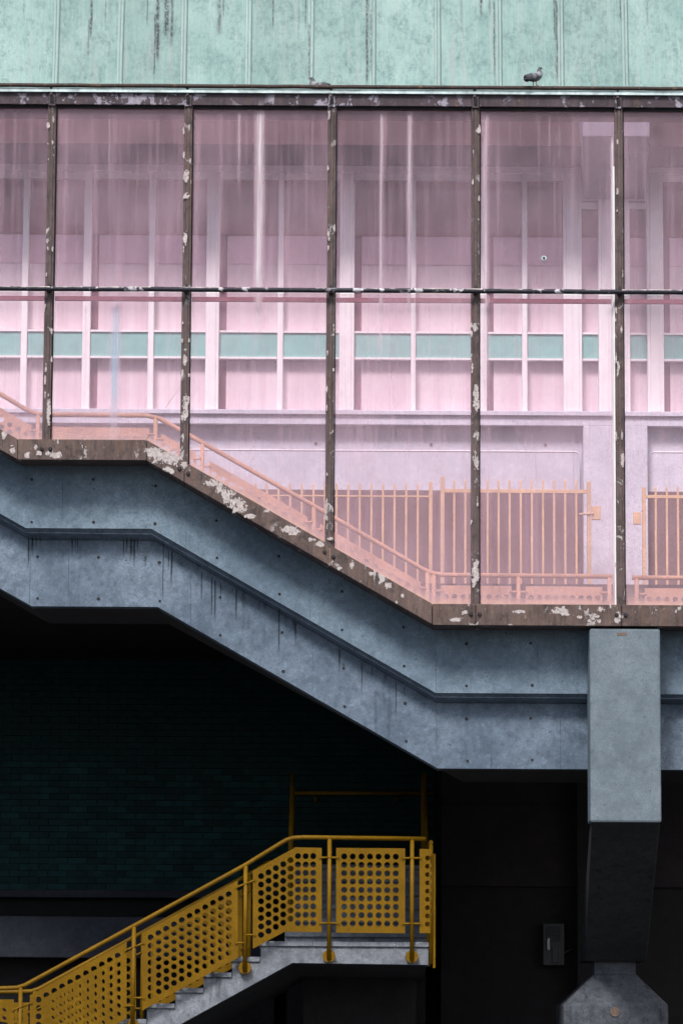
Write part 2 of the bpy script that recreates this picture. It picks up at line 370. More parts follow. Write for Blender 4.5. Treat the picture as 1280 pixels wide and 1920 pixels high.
    t.links.new(mg.outputs[0], m.out.inputs['Surface'])
    t.nodes.remove(m.b)
    MAT['pink_glass'] = m.m
pink_glass()

m = M('window_glass')
tr = m.n('ShaderNodeBsdfTransparent'); tr.inputs[0].default_value = (0.96, 0.97, 0.97, 1)
gl = m.n('ShaderNodeBsdfGlossy'); gl.inputs['Roughness'].default_value = 0.05
lw = m.n('ShaderNodeLayerWeight'); lw.inputs[0].default_value = 0.5
fr = m.math('ADD', m.math('MULTIPLY', m.math('POWER', lw.outputs['Facing'], 5.0), 0.6), 0.02)
mx = m.n('ShaderNodeMixShader')
m.put(mx.inputs[0], fr); m.t.links.new(tr.outputs[0], mx.inputs[1]); m.t.links.new(gl.outputs[0], mx.inputs[2])
m.t.links.new(mx.outputs[0], m.out.inputs['Surface']); m.t.nodes.remove(m.b); MAT['window_glass'] = m.m

# ---------------------------------------------------------------- mesh helpers
class B:
    """collects geometry in world coordinates; build() links it as one object under a thing"""
    def __init__(s): s.v = []; s.f = []; s.smooth = False
    def add(s, vs, fs):
        o = len(s.v); s.v += [Vector(p) for p in vs]; s.f += [tuple(i + o for i in q) for q in fs]; return s
    def box(s, x0, x1, y0, y1, z0, z1):
        return s.add([(x0, y0, z0), (x1, y0, z0), (x1, y1, z0), (x0, y1, z0), (x0, y0, z1), (x1, y0, z1), (x1, y1, z1), (x0, y1, z1)],
                     [(0, 3, 2, 1), (4, 5, 6, 7), (0, 1, 5, 4), (1, 2, 6, 5), (2, 3, 7, 6), (3, 0, 4, 7)])
    def prism(s, poly, y0, y1):
        """poly in (x,z), counter-clockwise seen from the front"""
        n = len(poly)
        vs = [(p[0], y0, p[1]) for p in poly] + [(p[0], y1, p[1]) for p in poly]
        fs = [tuple(range(n)), tuple(range(2 * n - 1, n - 1, -1))]
        fs += [((i + 1) % n, i, i + n, (i + 1) % n + n) for i in range(n)]
        return s.add(vs, fs)
    def prism_x(s, poly, x0, x1):
        """poly in (y,z)"""
        n = len(poly)
        vs = [(x0, p[0], p[1]) for p in poly] + [(x1, p[0], p[1]) for p in poly]
        fs = [tuple(range(n - 1, -1, -1)), tuple(range(n, 2 * n))]
        fs += [(i, (i + 1) % n, (i + 1) % n + n, i + n) for i in range(n)]
        return s.add(vs, fs)
    def tube(s, path, r, seg=10):
        path = [Vector(p) for p in path]; n = len(path); rings = []
        ref = None
        for i, p in enumerate(path):
            d = (path[min(i + 1, n - 1)] - path[max(i - 1, 0)]).normalized()
            a = d.cross(Vector((0, 0, 1)))
            if a.length < 1e-3: a = d.cross(Vector((0, 1, 0)))
            a.normalize()
            if ref is not None and a.dot(ref) < 0: a = -a
            ref = a; b = d.cross(a)
            rr = r[i] if isinstance(r, (list, tuple)) else r
            rings.append([p + (a * math.cos(t) + b * math.sin(t)) * rr for t in [2 * math.pi * k / seg for k in range(seg)]])
        vs = [q for ring in rings for q in ring]; fs = []
        for i in range(n - 1):
            for k in range(seg):
                a, b = i * seg + k, i * seg + (k + 1) % seg
                fs.append((a, b, b + seg, a + seg))
        fs.append(tuple(range(seg - 1, -1, -1))); fs.append(tuple(range((n - 1) * seg, n * seg)))
        s.smooth = True
        return s.add(vs, fs)
    def mesh(s, name, base=Vector((0, 0, 0))):
        me = bpy.data.meshes.new(name)
        me.from_pydata([tuple(p - base) for p in s.v], [], s.f)
        bm = bmesh.new(); bm.from_mesh(me); bmesh.ops.recalc_face_normals(bm, faces=bm.faces); bm.to_mesh(me); bm.free()
        if s.smooth:
            for p in me.polygons: p.use_smooth = len(p.vertices) <= 4
        return me
    def build(s, name, mat, parent=None, bevel=0.0, seg=2):
        base = parent['_w'] if parent is not None else (0, 0, 0)
        me = s.mesh(name, Vector(base)); me.materials.append(MAT[mat])
        o = bpy.data.objects.new(name, me); C.objects.link(o)
        if parent is not None: o.parent = parent
        o['_w'] = tuple(base)
        if bevel:
            b = o.modifiers.new('edge', 'BEVEL'); b.width = bevel; b.segments = seg; b.limit_method = 'ANGLE'; b.angle_limit = R(30)
        return o

def thing(name, label, cat, loc, group=None):
    o = bpy.data.objects.new(name, None); C.objects.link(o)
    o.location = loc; o.empty_display_size = 0.2
    o['label'] = label; o['category'] = cat; o['_w'] = tuple(loc)
    if group: o['group'] = group
    return o
def structure(o): o['kind'] = 'structure'; return o
def stuff(o): o['kind'] = 'stuff'; return o

def plate(name, outer, holes, depth0, thick, mat, parent, axis='XZ', const=None):
    """a perforated sheet: outer polygon and round holes (a, b, r) in its own plane"""
    cu = bpy.data.curves.new('outline', 'CURVE'); cu.dimensions = '2D'; cu.fill_mode = 'BOTH'; cu.extrude = thick / 2
    def spl(pts):
        sp = cu.splines.new('POLY'); sp.points.add(len(pts) - 1); sp.use_cyclic_u = True
        for q, p in zip(sp.points, pts): q.co = (p[0], p[1], 0, 1)
    spl(outer)
    for (a, b, r) in holes: spl([(a + r * math.cos(2 * math.pi * k / 14), b + r * math.sin(2 * math.pi * k / 14)) for k in range(14)])
    tmp = bpy.data.objects.new('outline', cu); C.objects.link(tmp)
    dg = bpy.context.evaluated_depsgraph_get(); dg.update()
    me0 = tmp.evaluated_get(dg).to_mesh()
    b = B()
    if axis == 'XZ': vs = [(v.co.x, depth0 + thick / 2 + v.co.z, v.co.y) for v in me0.vertices]
    else: vs = [(depth0 + v.co.z, v.co.x, v.co.y) for v in me0.vertices]
    b.add(vs, [tuple(p.vertices) for p in me0.polygons])
    o = b.build(name, mat, parent)
    bpy.data.objects.remove(tmp); bpy.data.curves.remove(cu)
    return o

def lerp_line(pts, x):
    for (a, b) in zip(pts[:-1], pts[1:]):
        if a[0] <= x <= b[0]: return a[1] + (b[1] - a[1]) * (x - a[0]) / (b[0] - a[0])
    return pts[0][1] if x < pts[0][0] else pts[-1][1]
def piece(top, bot, xa, xb):
    """polygon between two polylines from xa to xb"""
    lo = [(xa, lerp_line(bot, xa))] + [p for p in bot if xa + 1e-4 < p[0] < xb - 1e-4] + [(xb, lerp_line(bot, xb))]
    hi = [(xa, lerp_line(top, xa))] + [p for p in top if xa + 1e-4 < p[0] < xb - 1e-4] + [(xb, lerp_line(top, xb))]
    return lo + hi[::-1]

# ================================================================= GROUND
b = B().box(-600, 600, -400, 900, -0.3, 0.0)
structure(b.build('ground', 'asphalt'))

# ================================================================= profile lines of the glazed stair bridge (pixel knees -> metres)
def line(pts, Y):
    q = [P(u, v, Y) for (u, v) in pts]
    return [(p.x, p.z) for p in q]
def levelled(pts, Y):
    """pts: left slope end, knee 1, knee 2, knee 3, right end; landings are level"""
    q = line(pts, Y)
    z12 = (q[1][1] + q[2][1]) / 2; z34 = q[3][1] * 0.6 + q[4][1] * 0.4
    q[1] = (q[1][0], z12); q[2] = (q[2][0], z12); q[3] = (q[3][0], z34); q[4] = (q[4][0], z34)
    return q
YS, YF, YB, YR = -0.07, 0.31, 0.51, 1.6      # sill front, fascia face, beam face, rear of soffit
XL, XR = -200, 1480
sill_top = levelled([(XL, 690), (34, 823), (275, 825), (810, 1131), (XR, 1137)], YS)
sill_bot = levelled([(XL, 730), (34, 861), (273, 863), (812, 1171.5), (XR, 1177)], YS)
L0 = [(x, z - 0.0) for (x, z) in levelled([(XL, 728), (36, 862), (274, 864), (813, 1172), (XR, 1178)], YF)]
L1 = levelled([(XL, 850), (49, 990), (284, 992), (816, 1299), (XR, 1304)], YF)
L2 = levelled([(XL, 868), (58, 1012), (292, 1014), (818, 1317), (XR, 1323)], YB)
L3 = levelled([(XL, 990), (60, 1137), (296, 1138), (820, 1440), (XR, 1446)], YB)
L4 = levelled([(XL, 1005), (94, 1169), (316, 1170), (868, 1466), (XR, 1470)], YR)
slab_top = 1.6 + 4.98
slab_bot = 1.6 + 4.74

# ================================================================= CONCRETE STAIR BRIDGE
br = thing('stair_bridge', 'blue-grey concrete bridge beam stepping down with the stair under the pink glass', 'bridge', (0, YR, L4[3][1]))
def strip(a, ya, b_, yb, xa, xb):
    g = B()
    xs = sorted({xa, xb} | {p[0] for p in a if xa < p[0] < xb})
    vs = []
    for x in xs: vs += [(x, ya, lerp_line(a, x)), (x, yb, lerp_line(b_, x))]
    return g.add(vs, [(2 * i, 2 * i + 1, 2 * i + 3, 2 * i + 2) for i in range(len(xs) - 1)])
GAP = 0.0007
def panels(top, bot, y0, y1, joints, mat, name):
    xs = [top[0][0]] + joints + [top[-1][0]]
    out = []
    for xa, xb in zip(xs[:-1], xs[1:]):
        out.append((xa, xb, B().prism(piece(top, bot, xa + GAP, xb - GAP), y0, y1).build(name, mat, br, 0.0015, 1)))
    return out
jf = [X(u, YF, v) for (u, v) in ((118, 920), (350, 950), (582, 1080), (817, 1240), (1006, 1240))]
jb = [X(u, YB, v) for (u, v) in ((57, 1070), (129, 1080), (358, 1120), (586, 1240), (818, 1380), (1050, 1390))]
fp = panels(L0, L1, YF, YF + 0.25, jf, 'concrete_fascia', 'fascia_panel')
bp = panels(L2, L3, YB, YB + 0.25, jb, 'concrete_beam', 'beam_panel')
# solid core behind the panels, ledge strip, soffit, and an unseen rear wall added to block leaking light
core = B().prism(piece([(x, z - 0.02) for x, z in L0], [(x, z + 0.04) for x, z in L1], L0[0][0], L0[-1][0]), YF + 0.03, YR - 0.1)
core.build('core', 'concrete_beam', br)
# ledge: two-step drip moulding between fascia and beam
LA = [(x, z * 0.5 + lerp_line(L2, x) * 0.5) for (x, z) in L1]
lg = B()
def sweep(g, prof_lines):
    """prof_lines: list of (polyline5, y); closed sweep along the five knees"""
    n = len(prof_lines); vs = []
    for k in range(5):
        for (pl, y) in prof_lines: vs.append((pl[k][0], y, pl[k][1]))
    fs = []
    for k in range(4):
        for i in range(n):
            j = (i + 1) % n
            fs.append((k * n + i, k * n + j, (k + 1) * n + j, (k + 1) * n + i))
    fs.append(tuple(range(n - 1, -1, -1))); fs.append(tuple(range(4 * n, 5 * n)))
    return g.add(vs, fs)
def dz(pl, d): return [(x, z + d) for (x, z) in pl]
sweep(lg, [(dz(L1, -0.003), YF + 0.012), (dz(LA, 0.008), YF + 0.055), (dz(LA, -0.004), YF + 0.055), (dz(L2, 0.003), YB - 0.006), (dz(L2, 0.003), YB + 0.2), (dz(L1, -0.003), YB + 0.2)])
lg.build('ledge_moulding', 'concrete_beam', br)
sf = B()
sweep(sf, [(dz(L3, 0.006), YB + 0.02), (dz(L4, 0.0), YR), (dz(L4, 0.25), YR), (dz(L3, 0.3), YB + 0.02)])
sf.build('soffit', 'concrete_soffit', br)
rw = B()
top5 = [(x, max(slab_top - 0.02, z + 0.3)) for (x, z) in L4]
sweep(rw, [(dz(L4, 0.0), YR - 0.002), (dz(L4, 0.05), YR + 0.12), (top5, YR + 0.12), (top5, YR - 0.002)])
rw.build('rear_wall', 'concrete_soffit', br)
# walkway floor inside the screen
FL = [(x, z - 0.42) for (x, z) in levelled([(XL, 690), (34, 823), (275, 825), (810, 1131), (XR, 1137)], 0.0)]
fl = B(); sweep(fl, [(FL, 0.36), (dz(FL, -0.15), 0.36), (dz(FL, -0.15), YR - 0.02), (FL, YR - 0.02)])
fl.build('walkway_floor', 'concrete_courtyard', br)
# form-tie holes: a cast ring with a dark sunken plug
def tie(u, v, Y, parts, pale=False):
    p = P(u, v, Y); host = None
    for (xa, xb, o) in parts:
        if xa <= p.x <= xb: host = o
    if host is None: return
    r = random.uniform(0.0135, 0.0185); n = 12; vs = []; fs = []
    for (rr, y) in ((r, -0.0015), (r * 0.78, -0.005), (r * 0.55, -0.0025), (0.0001, -0.0012)):
        vs += [(p.x + rr * math.cos(2 * math.pi * k / n), Y + y, p.z + rr * math.sin(2 * math.pi * k / n)) for k in range(n)]
    for j in range(3): fs += [(j * n + k, j * n + (k + 1) % n, (j + 1) * n + (k + 1) % n, (j + 1) * n + k) for k in range(n)]
    o = B().add(vs, fs).build('tie_hole', 'concrete_dark', host)
TF = [(60, 899), (175, 899), (292, 911), (406, 976), (523, 1043), (641, 1109), (60, 979), (176, 979), (407, 1046), (524, 1114), (641, 1181), (756, 1176),
      (757, 1249), (874, 1207), (874, 1286), (994, 1206), (997, 1285), (291, 982)]
TB = [(71, 1044), (185, 1045), (299, 1055), (71, 1122), (185, 1123), (300, 1127), (413, 1120), (413, 1191), (529, 1186), (531, 1259), (644, 1253), (646, 1325),
      (759, 1319), (761, 1390), (874, 1348), (876, 1427), (994, 1347), (997, 1425)]
for (u, v) in TF: tie(u, v, YF, fp)
for (u, v) in TB: tie(u, v, YB, bp)

# ================================================================= PIER
YC = -0.05
pi_ = thing('bridge_pier', 'square concrete pier with leaning lower strut on a sloped pedestal', 'pier', (X(1150, 2.4), 2.4, 0))
xa, xb = X(1105, YC, 1360), X(1238, YC, 1360)
zt, zb = Z(1178, YC, 1170), Z(1542, YC, 1170)
pi_o = B().box(xa, xb, YC, YC + 0.38, zb, zt).build('shaft', 'concrete_pier', pi_, 0.022, 2)
n0 = P(1165, 1189, YC)
B().box(n0.x - 0.05, n0.x + 0.05, YC - 0.003, YC + 0.01, n0.z - 0.014, n0.z + 0.014).build('cast_plate', 'brass_plate', pi_o)
YN = 2.3
p1, p2, p3, p4 = P(1109, 1546, YC + 0.03), P(1237, 1548, YC + 0.03), P(1096, 1802, YN), P(1211, 1802, YN)
zl = (p3.z + p4.z) / 2; zh = zb - 0.002
B().add([(p1.x, YC + 0.03, zh), (p2.x, YC + 0.03, zh), (p2.x, YC + 0.37, zh), (p1.x, YC + 0.37, zh),
         (p3.x, YN, zl), (p4.x, YN, zl), (p4.x, YN + 0.9, zl), (p3.x, YN + 0.9, zl)],
        [(0, 1, 2, 3), (4, 7, 6, 5), (0, 4, 5, 1), (1, 5, 6, 2), (2, 6, 7, 3), (3, 7, 4, 0)]).build('strut', 'concrete_dark', pi_, 0.015, 2)
q1, q2, q3 = P(1113, 1826, YN + 0.08), P(1191, 1826, YN + 0.08), P(1113, 1800, YN + 0.08)
B().box(q1.x, q2.x, YN + 0.08, YN + 0.7, q1.z - 0.05, zl + 0.003).build('neck', 'concrete_base', pi_, 0.01)
YP = YN - 0.25
r1, r2 = P(1055, 1883, YP), P(1252, 1885, YP)
zs = (r1.z + r2.z) / 2; zn = q1.z
ped = B().add([(r1.x, YP, 0), (r2.x, YP, 0), (r2.x, YP + 1.3, 0), (r1.x, YP + 1.3, 0),
         (r1.x, YP, zs), (r2.x, YP, zs), (r2.x, YP + 1.3, zs), (r1.x, YP + 1.3, zs),
         (q1.x, YN + 0.06, zn), (q2.x, YN + 0.06, zn), (q2.x, YN + 0.75, zn), (q1.x, YN + 0.75, zn)],
        [(0, 3, 2, 1), (0, 1, 5, 4), (1, 2, 6, 5), (2, 3, 7, 6), (3, 0, 4, 7), (4, 5, 9, 8), (5, 6, 10, 9), (6, 7, 11, 10), (7, 4, 8, 11), (8, 9, 10, 11)]).build('pedestal', 'concrete_base', pi_, 0.018, 2)
d0 = P(1152, 1897, YP)
B().tube([(d0.x, YP - 0.012, d0.z), (d0.x, YP + 0.02, d0.z)], 0.05, 16).build('survey_disc', 'brass_plate', ped)

# ================================================================= COPPER ROOF EDGE
zg = Z(201, 0)                # top of the glass opening
zlip = Z(159, -0.1)
cr = thing('copper_roof', 'verdigris copper roof edge with standing seams above the glazing', 'roof', (0, 0.3, zg + 0.12))
YCOP, LEAN = 0.10, 0.16
ztop = Z(-55, 0.2)
zc0 = zlip - 0.06
seams = [-15, 105, 226, 345, 466, 583, 699, 821, 936, 1052, 1173, 1292]
SXP = [X(u, 0.1, 90) for u in [-140, -130 + 115] + seams[1:] + [1410]]
def lean_y(z): return YCOP + LEAN * (z - zc0)
for i, (xa, xb) in enumerate(zip(SXP[:-1], SXP[1:])):
    g = B(); nx, nz = 8, 14; vs = []; fs = []
    for j in range(nz + 1):
        z = zc0 + (ztop - zc0) * j / nz
        for k in range(nx + 1):
            x = xa + (xb - xa) * k / nx
            e = math.sin(math.pi * k / nx)
            dy = 0.006 * e * mnoise.noise((x * 4, z * 3, i * 3.1)) - 0.004 * e
            vs.append((x, lean_y(z) + dy, z))
    for j in range(nz):
        for k in range(nx):
            a = j * (nx + 1) + k; fs.append((a, a + 1, a + nx + 2, a + nx + 1))
    g.add(vs, fs); g.smooth = True
    g.build('copper_sheet', 'verdigris', cr)
for i, x in enumerate(SXP[1:-1]):
    # welted seam: a folded upstand with a lower shoulder beside it
    prof = [(-0.042, 0.006), (-0.034, -0.012), (-0.014, -0.016), (-0.008, -0.011), (-0.002, -0.030), (0.016, -0.034), (0.026, -0.020), (0.034, 0.006)]
    vs = []; fs = []; n = len(prof); K = 10
    for j in range(K + 1):
        z = zc0 + (ztop - zc0) * j / K
        wv = 0.004 * mnoise.noise((x * 3, z * 2.5, 4.4))
        for (dx, dy) in prof: vs.append((x + dx + wv, lean_y(z) + dy, z))
    for j in range(K):
        for k in range(n - 1):
            a = j * n + k; fs.append((a, a + 1, a + n + 1, a + n))
    g = B().add(vs, fs); g.build('standing_seam', 'verdigris_seam', cr)
xl, xr = SXP[0], SXP[-1]
B().prism_x([(YCOP + 0.02, zc0 - 0.02), (lean_y(ztop) + 0.02, ztop), (0.62, ztop + 0.02), (0.62, zg + 0.14), (YCOP + 0.02, zg + 0.14)], xl, xr).build('roof_deck', 'soffit_brown', cr)  # roof stops short: slot behind it left open to light the far wall
B().box(xl, xr, 0.06, 0.62, zg + 0.02, zg + 0.135).build('soffit_board', 'soffit_brown', cr)
# gutter: trough floor, rolled front lip
B().box(xl, xr, -0.085, YCOP + 0.05, zlip - 0.075, zlip - 0.055).build('gutter_trough', 'steel_gutter', cr)
g = B(); n = 60
g.tube([(xl + (xr - xl) * i / n, -0.095 + 0.004 * mnoise.noise((i * 0.7, 2, 1)), zlip - 0.021 + 0.003 * mnoise.noise((i * 0.5, 7, 1))) for i in range(n + 1)], 0.021, 10)
g.build('gutter_lip', 'steel_gutter', cr)
zfa, zfb = Z(168, -0.06), Z(176.5, -0.06)
g = B().prism_x([(-0.094, zfb), (-0.088, zlip - 0.045), (0.02, zlip - 0.05), (0.02, zfb)], xl, xr); g.build('flashing_strip', 'flashing', cr)

# ================================================================= GLAZED SCREEN
gs = thing('glazed_screen', 'weathered steel screen glazed with dirty pink panes', 'glazing', (0, 0, sill_bot[3][1]))
MU = [-167, 94, 351, 621.5, 892, 1161.5, 1431]
MX = [X(u, -0.05, 520) for u in MU]
HW = 0.047
zr0, zr1 = Z(198.5, -0.06), Z(177, -0.06)       # top rail
zp = Z(544.5, -0.12)                            # pipe axis
zpu, zpl = Z(541, 0), Z(551, 0)
def flakes(host_name, parent, mat, spots, Y):
    """raised islands of flaking old paint"""
    g = B(); cs = 0.0048
    for (u, v, ru, rv, sd_) in spots:
        c = P(u, v, Y); rng = random.Random(sd_); ph = rng.random() * 90
        a, b_ = px(ru) * 1.15, px(rv) * 1.15
        nx, nz = int(a / cs) + 1, int(b_ / cs) + 1
        ids = {}; vs = []; fs = []
        def vid(i, j):
            if (i, j) not in ids:
                x, z = c.x + i * cs, c.z + j * cs
                jx, jz = mnoise.noise((x * 170, z * 170, 1)) * cs * 0.9, mnoise.noise((x * 170, z * 170, 5)) * cs * 0.9
                ids[(i, j)] = len(vs); vs.append((x + jx, Y - 0.003 - 0.0025 * abs(mnoise.noise((x * 40, z * 40, ph))), z + jz))
            return ids[(i, j)]
        for i in range(-nx, nx):
            for j in range(-nz, nz):
                d = ((i + .5) * cs / a) ** 2 + ((j + .5) * cs / b_) ** 2
                x, z = c.x + i * cs, c.z + j * cs
                q = 1 - d + 0.85 * mnoise.noise((x * 30, z * 22, ph)) + 0.75 * mnoise.noise((x * 80, z * 62, ph))
                if d < 1.15 and q > 0.42: fs.append((vid(i, j), vid(i + 1, j), vid(i + 1, j + 1), vid(i, j + 1)))
        if fs: g.add(vs, fs)
    if not g.v: return None
    return stuff(g.build(host_name, mat, parent))
# mullions
lo_m = []
for i, x in enumerate(MX):
    for part in (0, 1):
        z1 = zr0 - 0.004 if part == 0 else zpl + 0.01
        z0 = zpl + 0.014 if part == 0 else lerp_line(sill_top, x) - 0.02
        xs = x if part == 0 else x - 0.004
        g = B().box(xs - HW, xs + HW - 0.012, -0.045, 0.004, z0, z1)
        mo = g.build('mullion', 'steel_mullion', gs, 0.005, 2)
        B().box(xs - HW * 0.42, xs + HW * 0.30, -0.056, -0.046, z0 + 0.004, z1 - 0.004).build('cover_strip', 'steel_mullion', mo, 0.004, 1)
        B().box(xs + HW - 0.011, xs + HW, -0.02, 0.004, z0, z1).build('gasket', 'black_gap', mo)
        lo_m.append(mo)
        if i == 5:   # white strip painting light reflected off the mullion flange
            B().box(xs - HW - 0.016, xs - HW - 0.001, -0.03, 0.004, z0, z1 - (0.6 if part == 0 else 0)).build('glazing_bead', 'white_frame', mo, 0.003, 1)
        rng = random.Random(i * 2 + part)
        if 0 < i < 6:
            um = MU[i]
            va, vb = (215, 530) if part == 0 else (565, 60 + [0, 740, 800, 900, 1060, 1060][i])
            spots = []
            for k in range(7 if part else 4):
                v = rng.uniform(va, vb)
                spots.append((um - 2.5 * part + rng.choice((-6.5, 6, 5, -5)), v, rng.uniform(1.4, 2.4), rng.uniform(3, 11), i * 100 + k + part * 40))
            extra = {(1, 0): [(90, 235, 4, 5, 1)], (4, 0): [(896, 245, 4, 5, 2)], (1, 1): [(92, 770, 4, 28, 3)], (2, 1): [(348, 765, 6, 24, 4), (348, 676, 5, 10, 5)],
                     (2, 0): [(349, 365, 6, 10, 6), (349, 330, 6, 12, 7), (347, 445, 4, 14, 8)], (4, 1): [(892, 750, 6, 26, 9), (892, 865, 6, 18, 10), (891, 1075, 7, 36, 11)],
                     (5, 1): [(1167, 860, 4, 14, 12), (1158, 690, 3, 16, 13)]}.get((i, part), [])
            for sp in extra: spots.append(sp)
            flakes('paint_patch', mo, 'paint_flake', spots, -0.0585)
# top rail, one length per bay, with brackets and hanger straps at the mullions
for i in range(6):
    B().box(MX[i] + 0.028, MX[i + 1] - 0.028, -0.06, 0.03, zr0, zr1).build('top_rail', 'steel_top', gs, 0.004, 1)
    B().box(MX[i] + HW + 0.002, MX[i + 1] - HW - 0.002, -0.03, 0.02, zr0 - 0.026, zr0 - 0.001).build('head_bead', 'black_gap', gs)  # black strip paints the shadow line under the top rail
for i, x in enumerate(MX):
    bk = B().box(x - 0.045, x + 0.03, -0.075, 0.03, zr0 - 0.02, zr1 - 0.012).build('bracket', 'steel_top', gs, 0.006, 1)
    B().box(x - 0.024, x + 0.008, -0.083, -0.076, zr0 + 0.012, zr1 - 0.04).build('bracket_slot', 'black_gap', bk)
    B().box(x - 0.032, x - 0.002, -0.09, -0.076, zr1 - 0.03, zlip - 0.012).build('strap', 'steel_top', bk, 0.003, 1)
# pipe rail, transom, bolts
n = 120
rx0, rx1 = MX[0] - 0.1, MX[-1] + 0.1
pipe = B().tube([(rx0 + (rx1 - rx0) * i / n, -0.125 + 0.003 * mnoise.noise((i * 0.4, 0, 0)), zp + 0.004 * mnoise.noise((i * 0.13, 5, 0))) for i in range(n + 1)], 0.0245, 12).build('pipe_rail', 'steel_pipe', gs)
rng = random.Random(5)
spots = [(rng.uniform(0, 1280), 0, rng.uniform(4, 22), rng.uniform(1.0, 1.7), 900 + k) for k in range(34)]
g = B()
for (u, _, ru, rv, sd_) in spots:          # flaked paint along the crown of the pipe
    x = X(u, -0.12, 540); K = 8; rr = random.Random(sd_)
    vs = []; fs = []
    for k in range(K + 1):
        xx = x + px(ru) * (2 * k / K - 1); e = math.sqrt(max(0, 1 - (2 * k / K - 1) ** 2)) * (0.6 + 0.5 * rr.random())
        for a in (20 + 14 * e, 62 + 30 * e):
            vs.append((xx, -0.125 - 0.0262 * math.cos(R(a)), zp + 0.004 * mnoise.noise(((xx - rx0) / (rx1 - rx0) * n * 0.13, 5, 0)) + 0.0262 * math.sin(R(a))))
    fs = [(2 * k, 2 * k + 2, 2 * k + 3, 2 * k + 1) for k in range(K)]
    g.add(vs, fs)
stuff(g.build('paint_patch', 'paint_flake', pipe))
for i, x in enumerate(MX):
    B().tube([(x - 0.004, -0.115, zp), (x - 0.004, -0.03, zp)], 0.03, 12).build('pipe_clamp', 'bolt_steel', pipe)
    B().tube([(x - 0.004, -0.062, zp + 0.055), (x - 0.004, -0.044, zp + 0.055)], 0.014, 10).build('bolt', 'bolt_steel', pipe)
for i in range(6):
    B().box(MX[i] + HW, MX[i + 1] - HW, 0.06, 0.10, Z(566, 0.06), Z(558, 0.06)).build('transom', 'transom_red', gs)
# bottom sill in lengths, bolted under each mullion
knees = [sill_top[1][0], sill_top[2][0], sill_top[3][0]]
cuts = sorted([sill_top[0][0]] + knees + [x - 0.004 for x in MX[2:]] + [sill_top[-1][0]])
sills = []
for xa, xb in zip(cuts[:-1], cuts[1:]):
    o = B().prism(piece(sill_top, sill_bot, xa + 0.0025, xb - 0.0025), YS, YF + 0.03).build('sill_length', 'steel_sill', gs, 0.005, 1)
    sills.append((xa, xb, o))
def sill_host(x): return [o for (a, c, o) in sills if a <= x <= c][0]
for i, x in enumerate(MX[1:6]):
    for dx in (-0.052, 0.034):
        xx = x + dx; zz = (lerp_line(sill_top, xx) + lerp_line(sill_bot, xx)) / 2 + 0.005
        B().tube([(xx, YS - 0.02, zz), (xx, YS - 0.001, zz)], [0.015, 0.021], 10).build('bolt', 'bolt_steel', sill_host(xx))
B_spots = [(300, 851, 26, 11, 21), (318, 862, 22, 10, 22), (288, 845, 15, 9, 39), (345, 872, 6, 6, 38), (427, 930, 14, 16, 23), (445, 948, 17, 14, 24), (412, 915, 9, 9, 25), (398, 905, 12, 7, 26), (470, 968, 14, 4, 27), (540, 992, 16, 7, 28),
           (552, 998, 13, 6, 29), (600, 1020, 10, 5, 30), (585, 1012, 8, 4, 31), (660, 1060, 4, 9, 32), (727, 1098, 6, 6, 33), (755, 1118, 4, 4, 34), (695, 1075, 5, 4, 35),
           (105, 853, 11, 6, 40), (90, 850, 6, 5, 41), (52, 853, 5, 6, 42), (75, 850, 6, 5, 43), (68, 838, 3, 5, 37), (1050, 1144, 16, 7, 44), (1060, 1150, 9, 5, 45), (1125, 1143, 7, 5, 46), (1122, 1165, 4, 4, 47), (870, 1148, 6, 3, 48),
           (855, 1162, 12, 4, 49), (970, 1147, 14, 3, 50), (1085, 1157, 5, 3, 51), (1105, 1164, 4, 3, 52), (24, 842, 5, 8, 53), (8, 815, 5, 8, 54), (500, 958, 7, 3, 55), (620, 1010, 7, 3, 56)]
by = {}
for s in B_spots:
    by.setdefault(sill_host(P(s[0], s[1], YS).x).name, []).append(s)
for nme, ss in by.items(): flakes('paint_patch', bpy.data.objects[nme], 'paint_flake', ss, YS)
# panes: upper and lower light in each bay
panes = []
for i in range(6):
    xa, xb = MX[i] + HW - 0.006, MX[i + 1] - HW + 0.006
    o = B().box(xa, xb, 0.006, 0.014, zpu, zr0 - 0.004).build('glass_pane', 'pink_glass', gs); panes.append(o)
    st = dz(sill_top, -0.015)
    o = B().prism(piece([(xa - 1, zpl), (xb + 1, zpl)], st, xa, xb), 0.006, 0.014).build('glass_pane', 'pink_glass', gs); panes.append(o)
B().tube([P(337, 727, 0.003), P(320, 750, 0.003), P(300, 780, 0.003), P(285, 808, 0.003), P(273, 826, 0.003)], 0.0022, 5).build('crack', 'box_light', panes[3])
h = P(1019, 484, 0.0)
hb = B().tube([(h.x, -0.002, h.z), (h.x, 0.005, h.z)], 0.026, 14).build('stop_washer', 'flashing', panes[8])
B().tube([(h.x, -0.012, h.z), (h.x, -0.0025, h.z)], 0.012, 10).build('bolt', 'bolt_steel', panes[8])

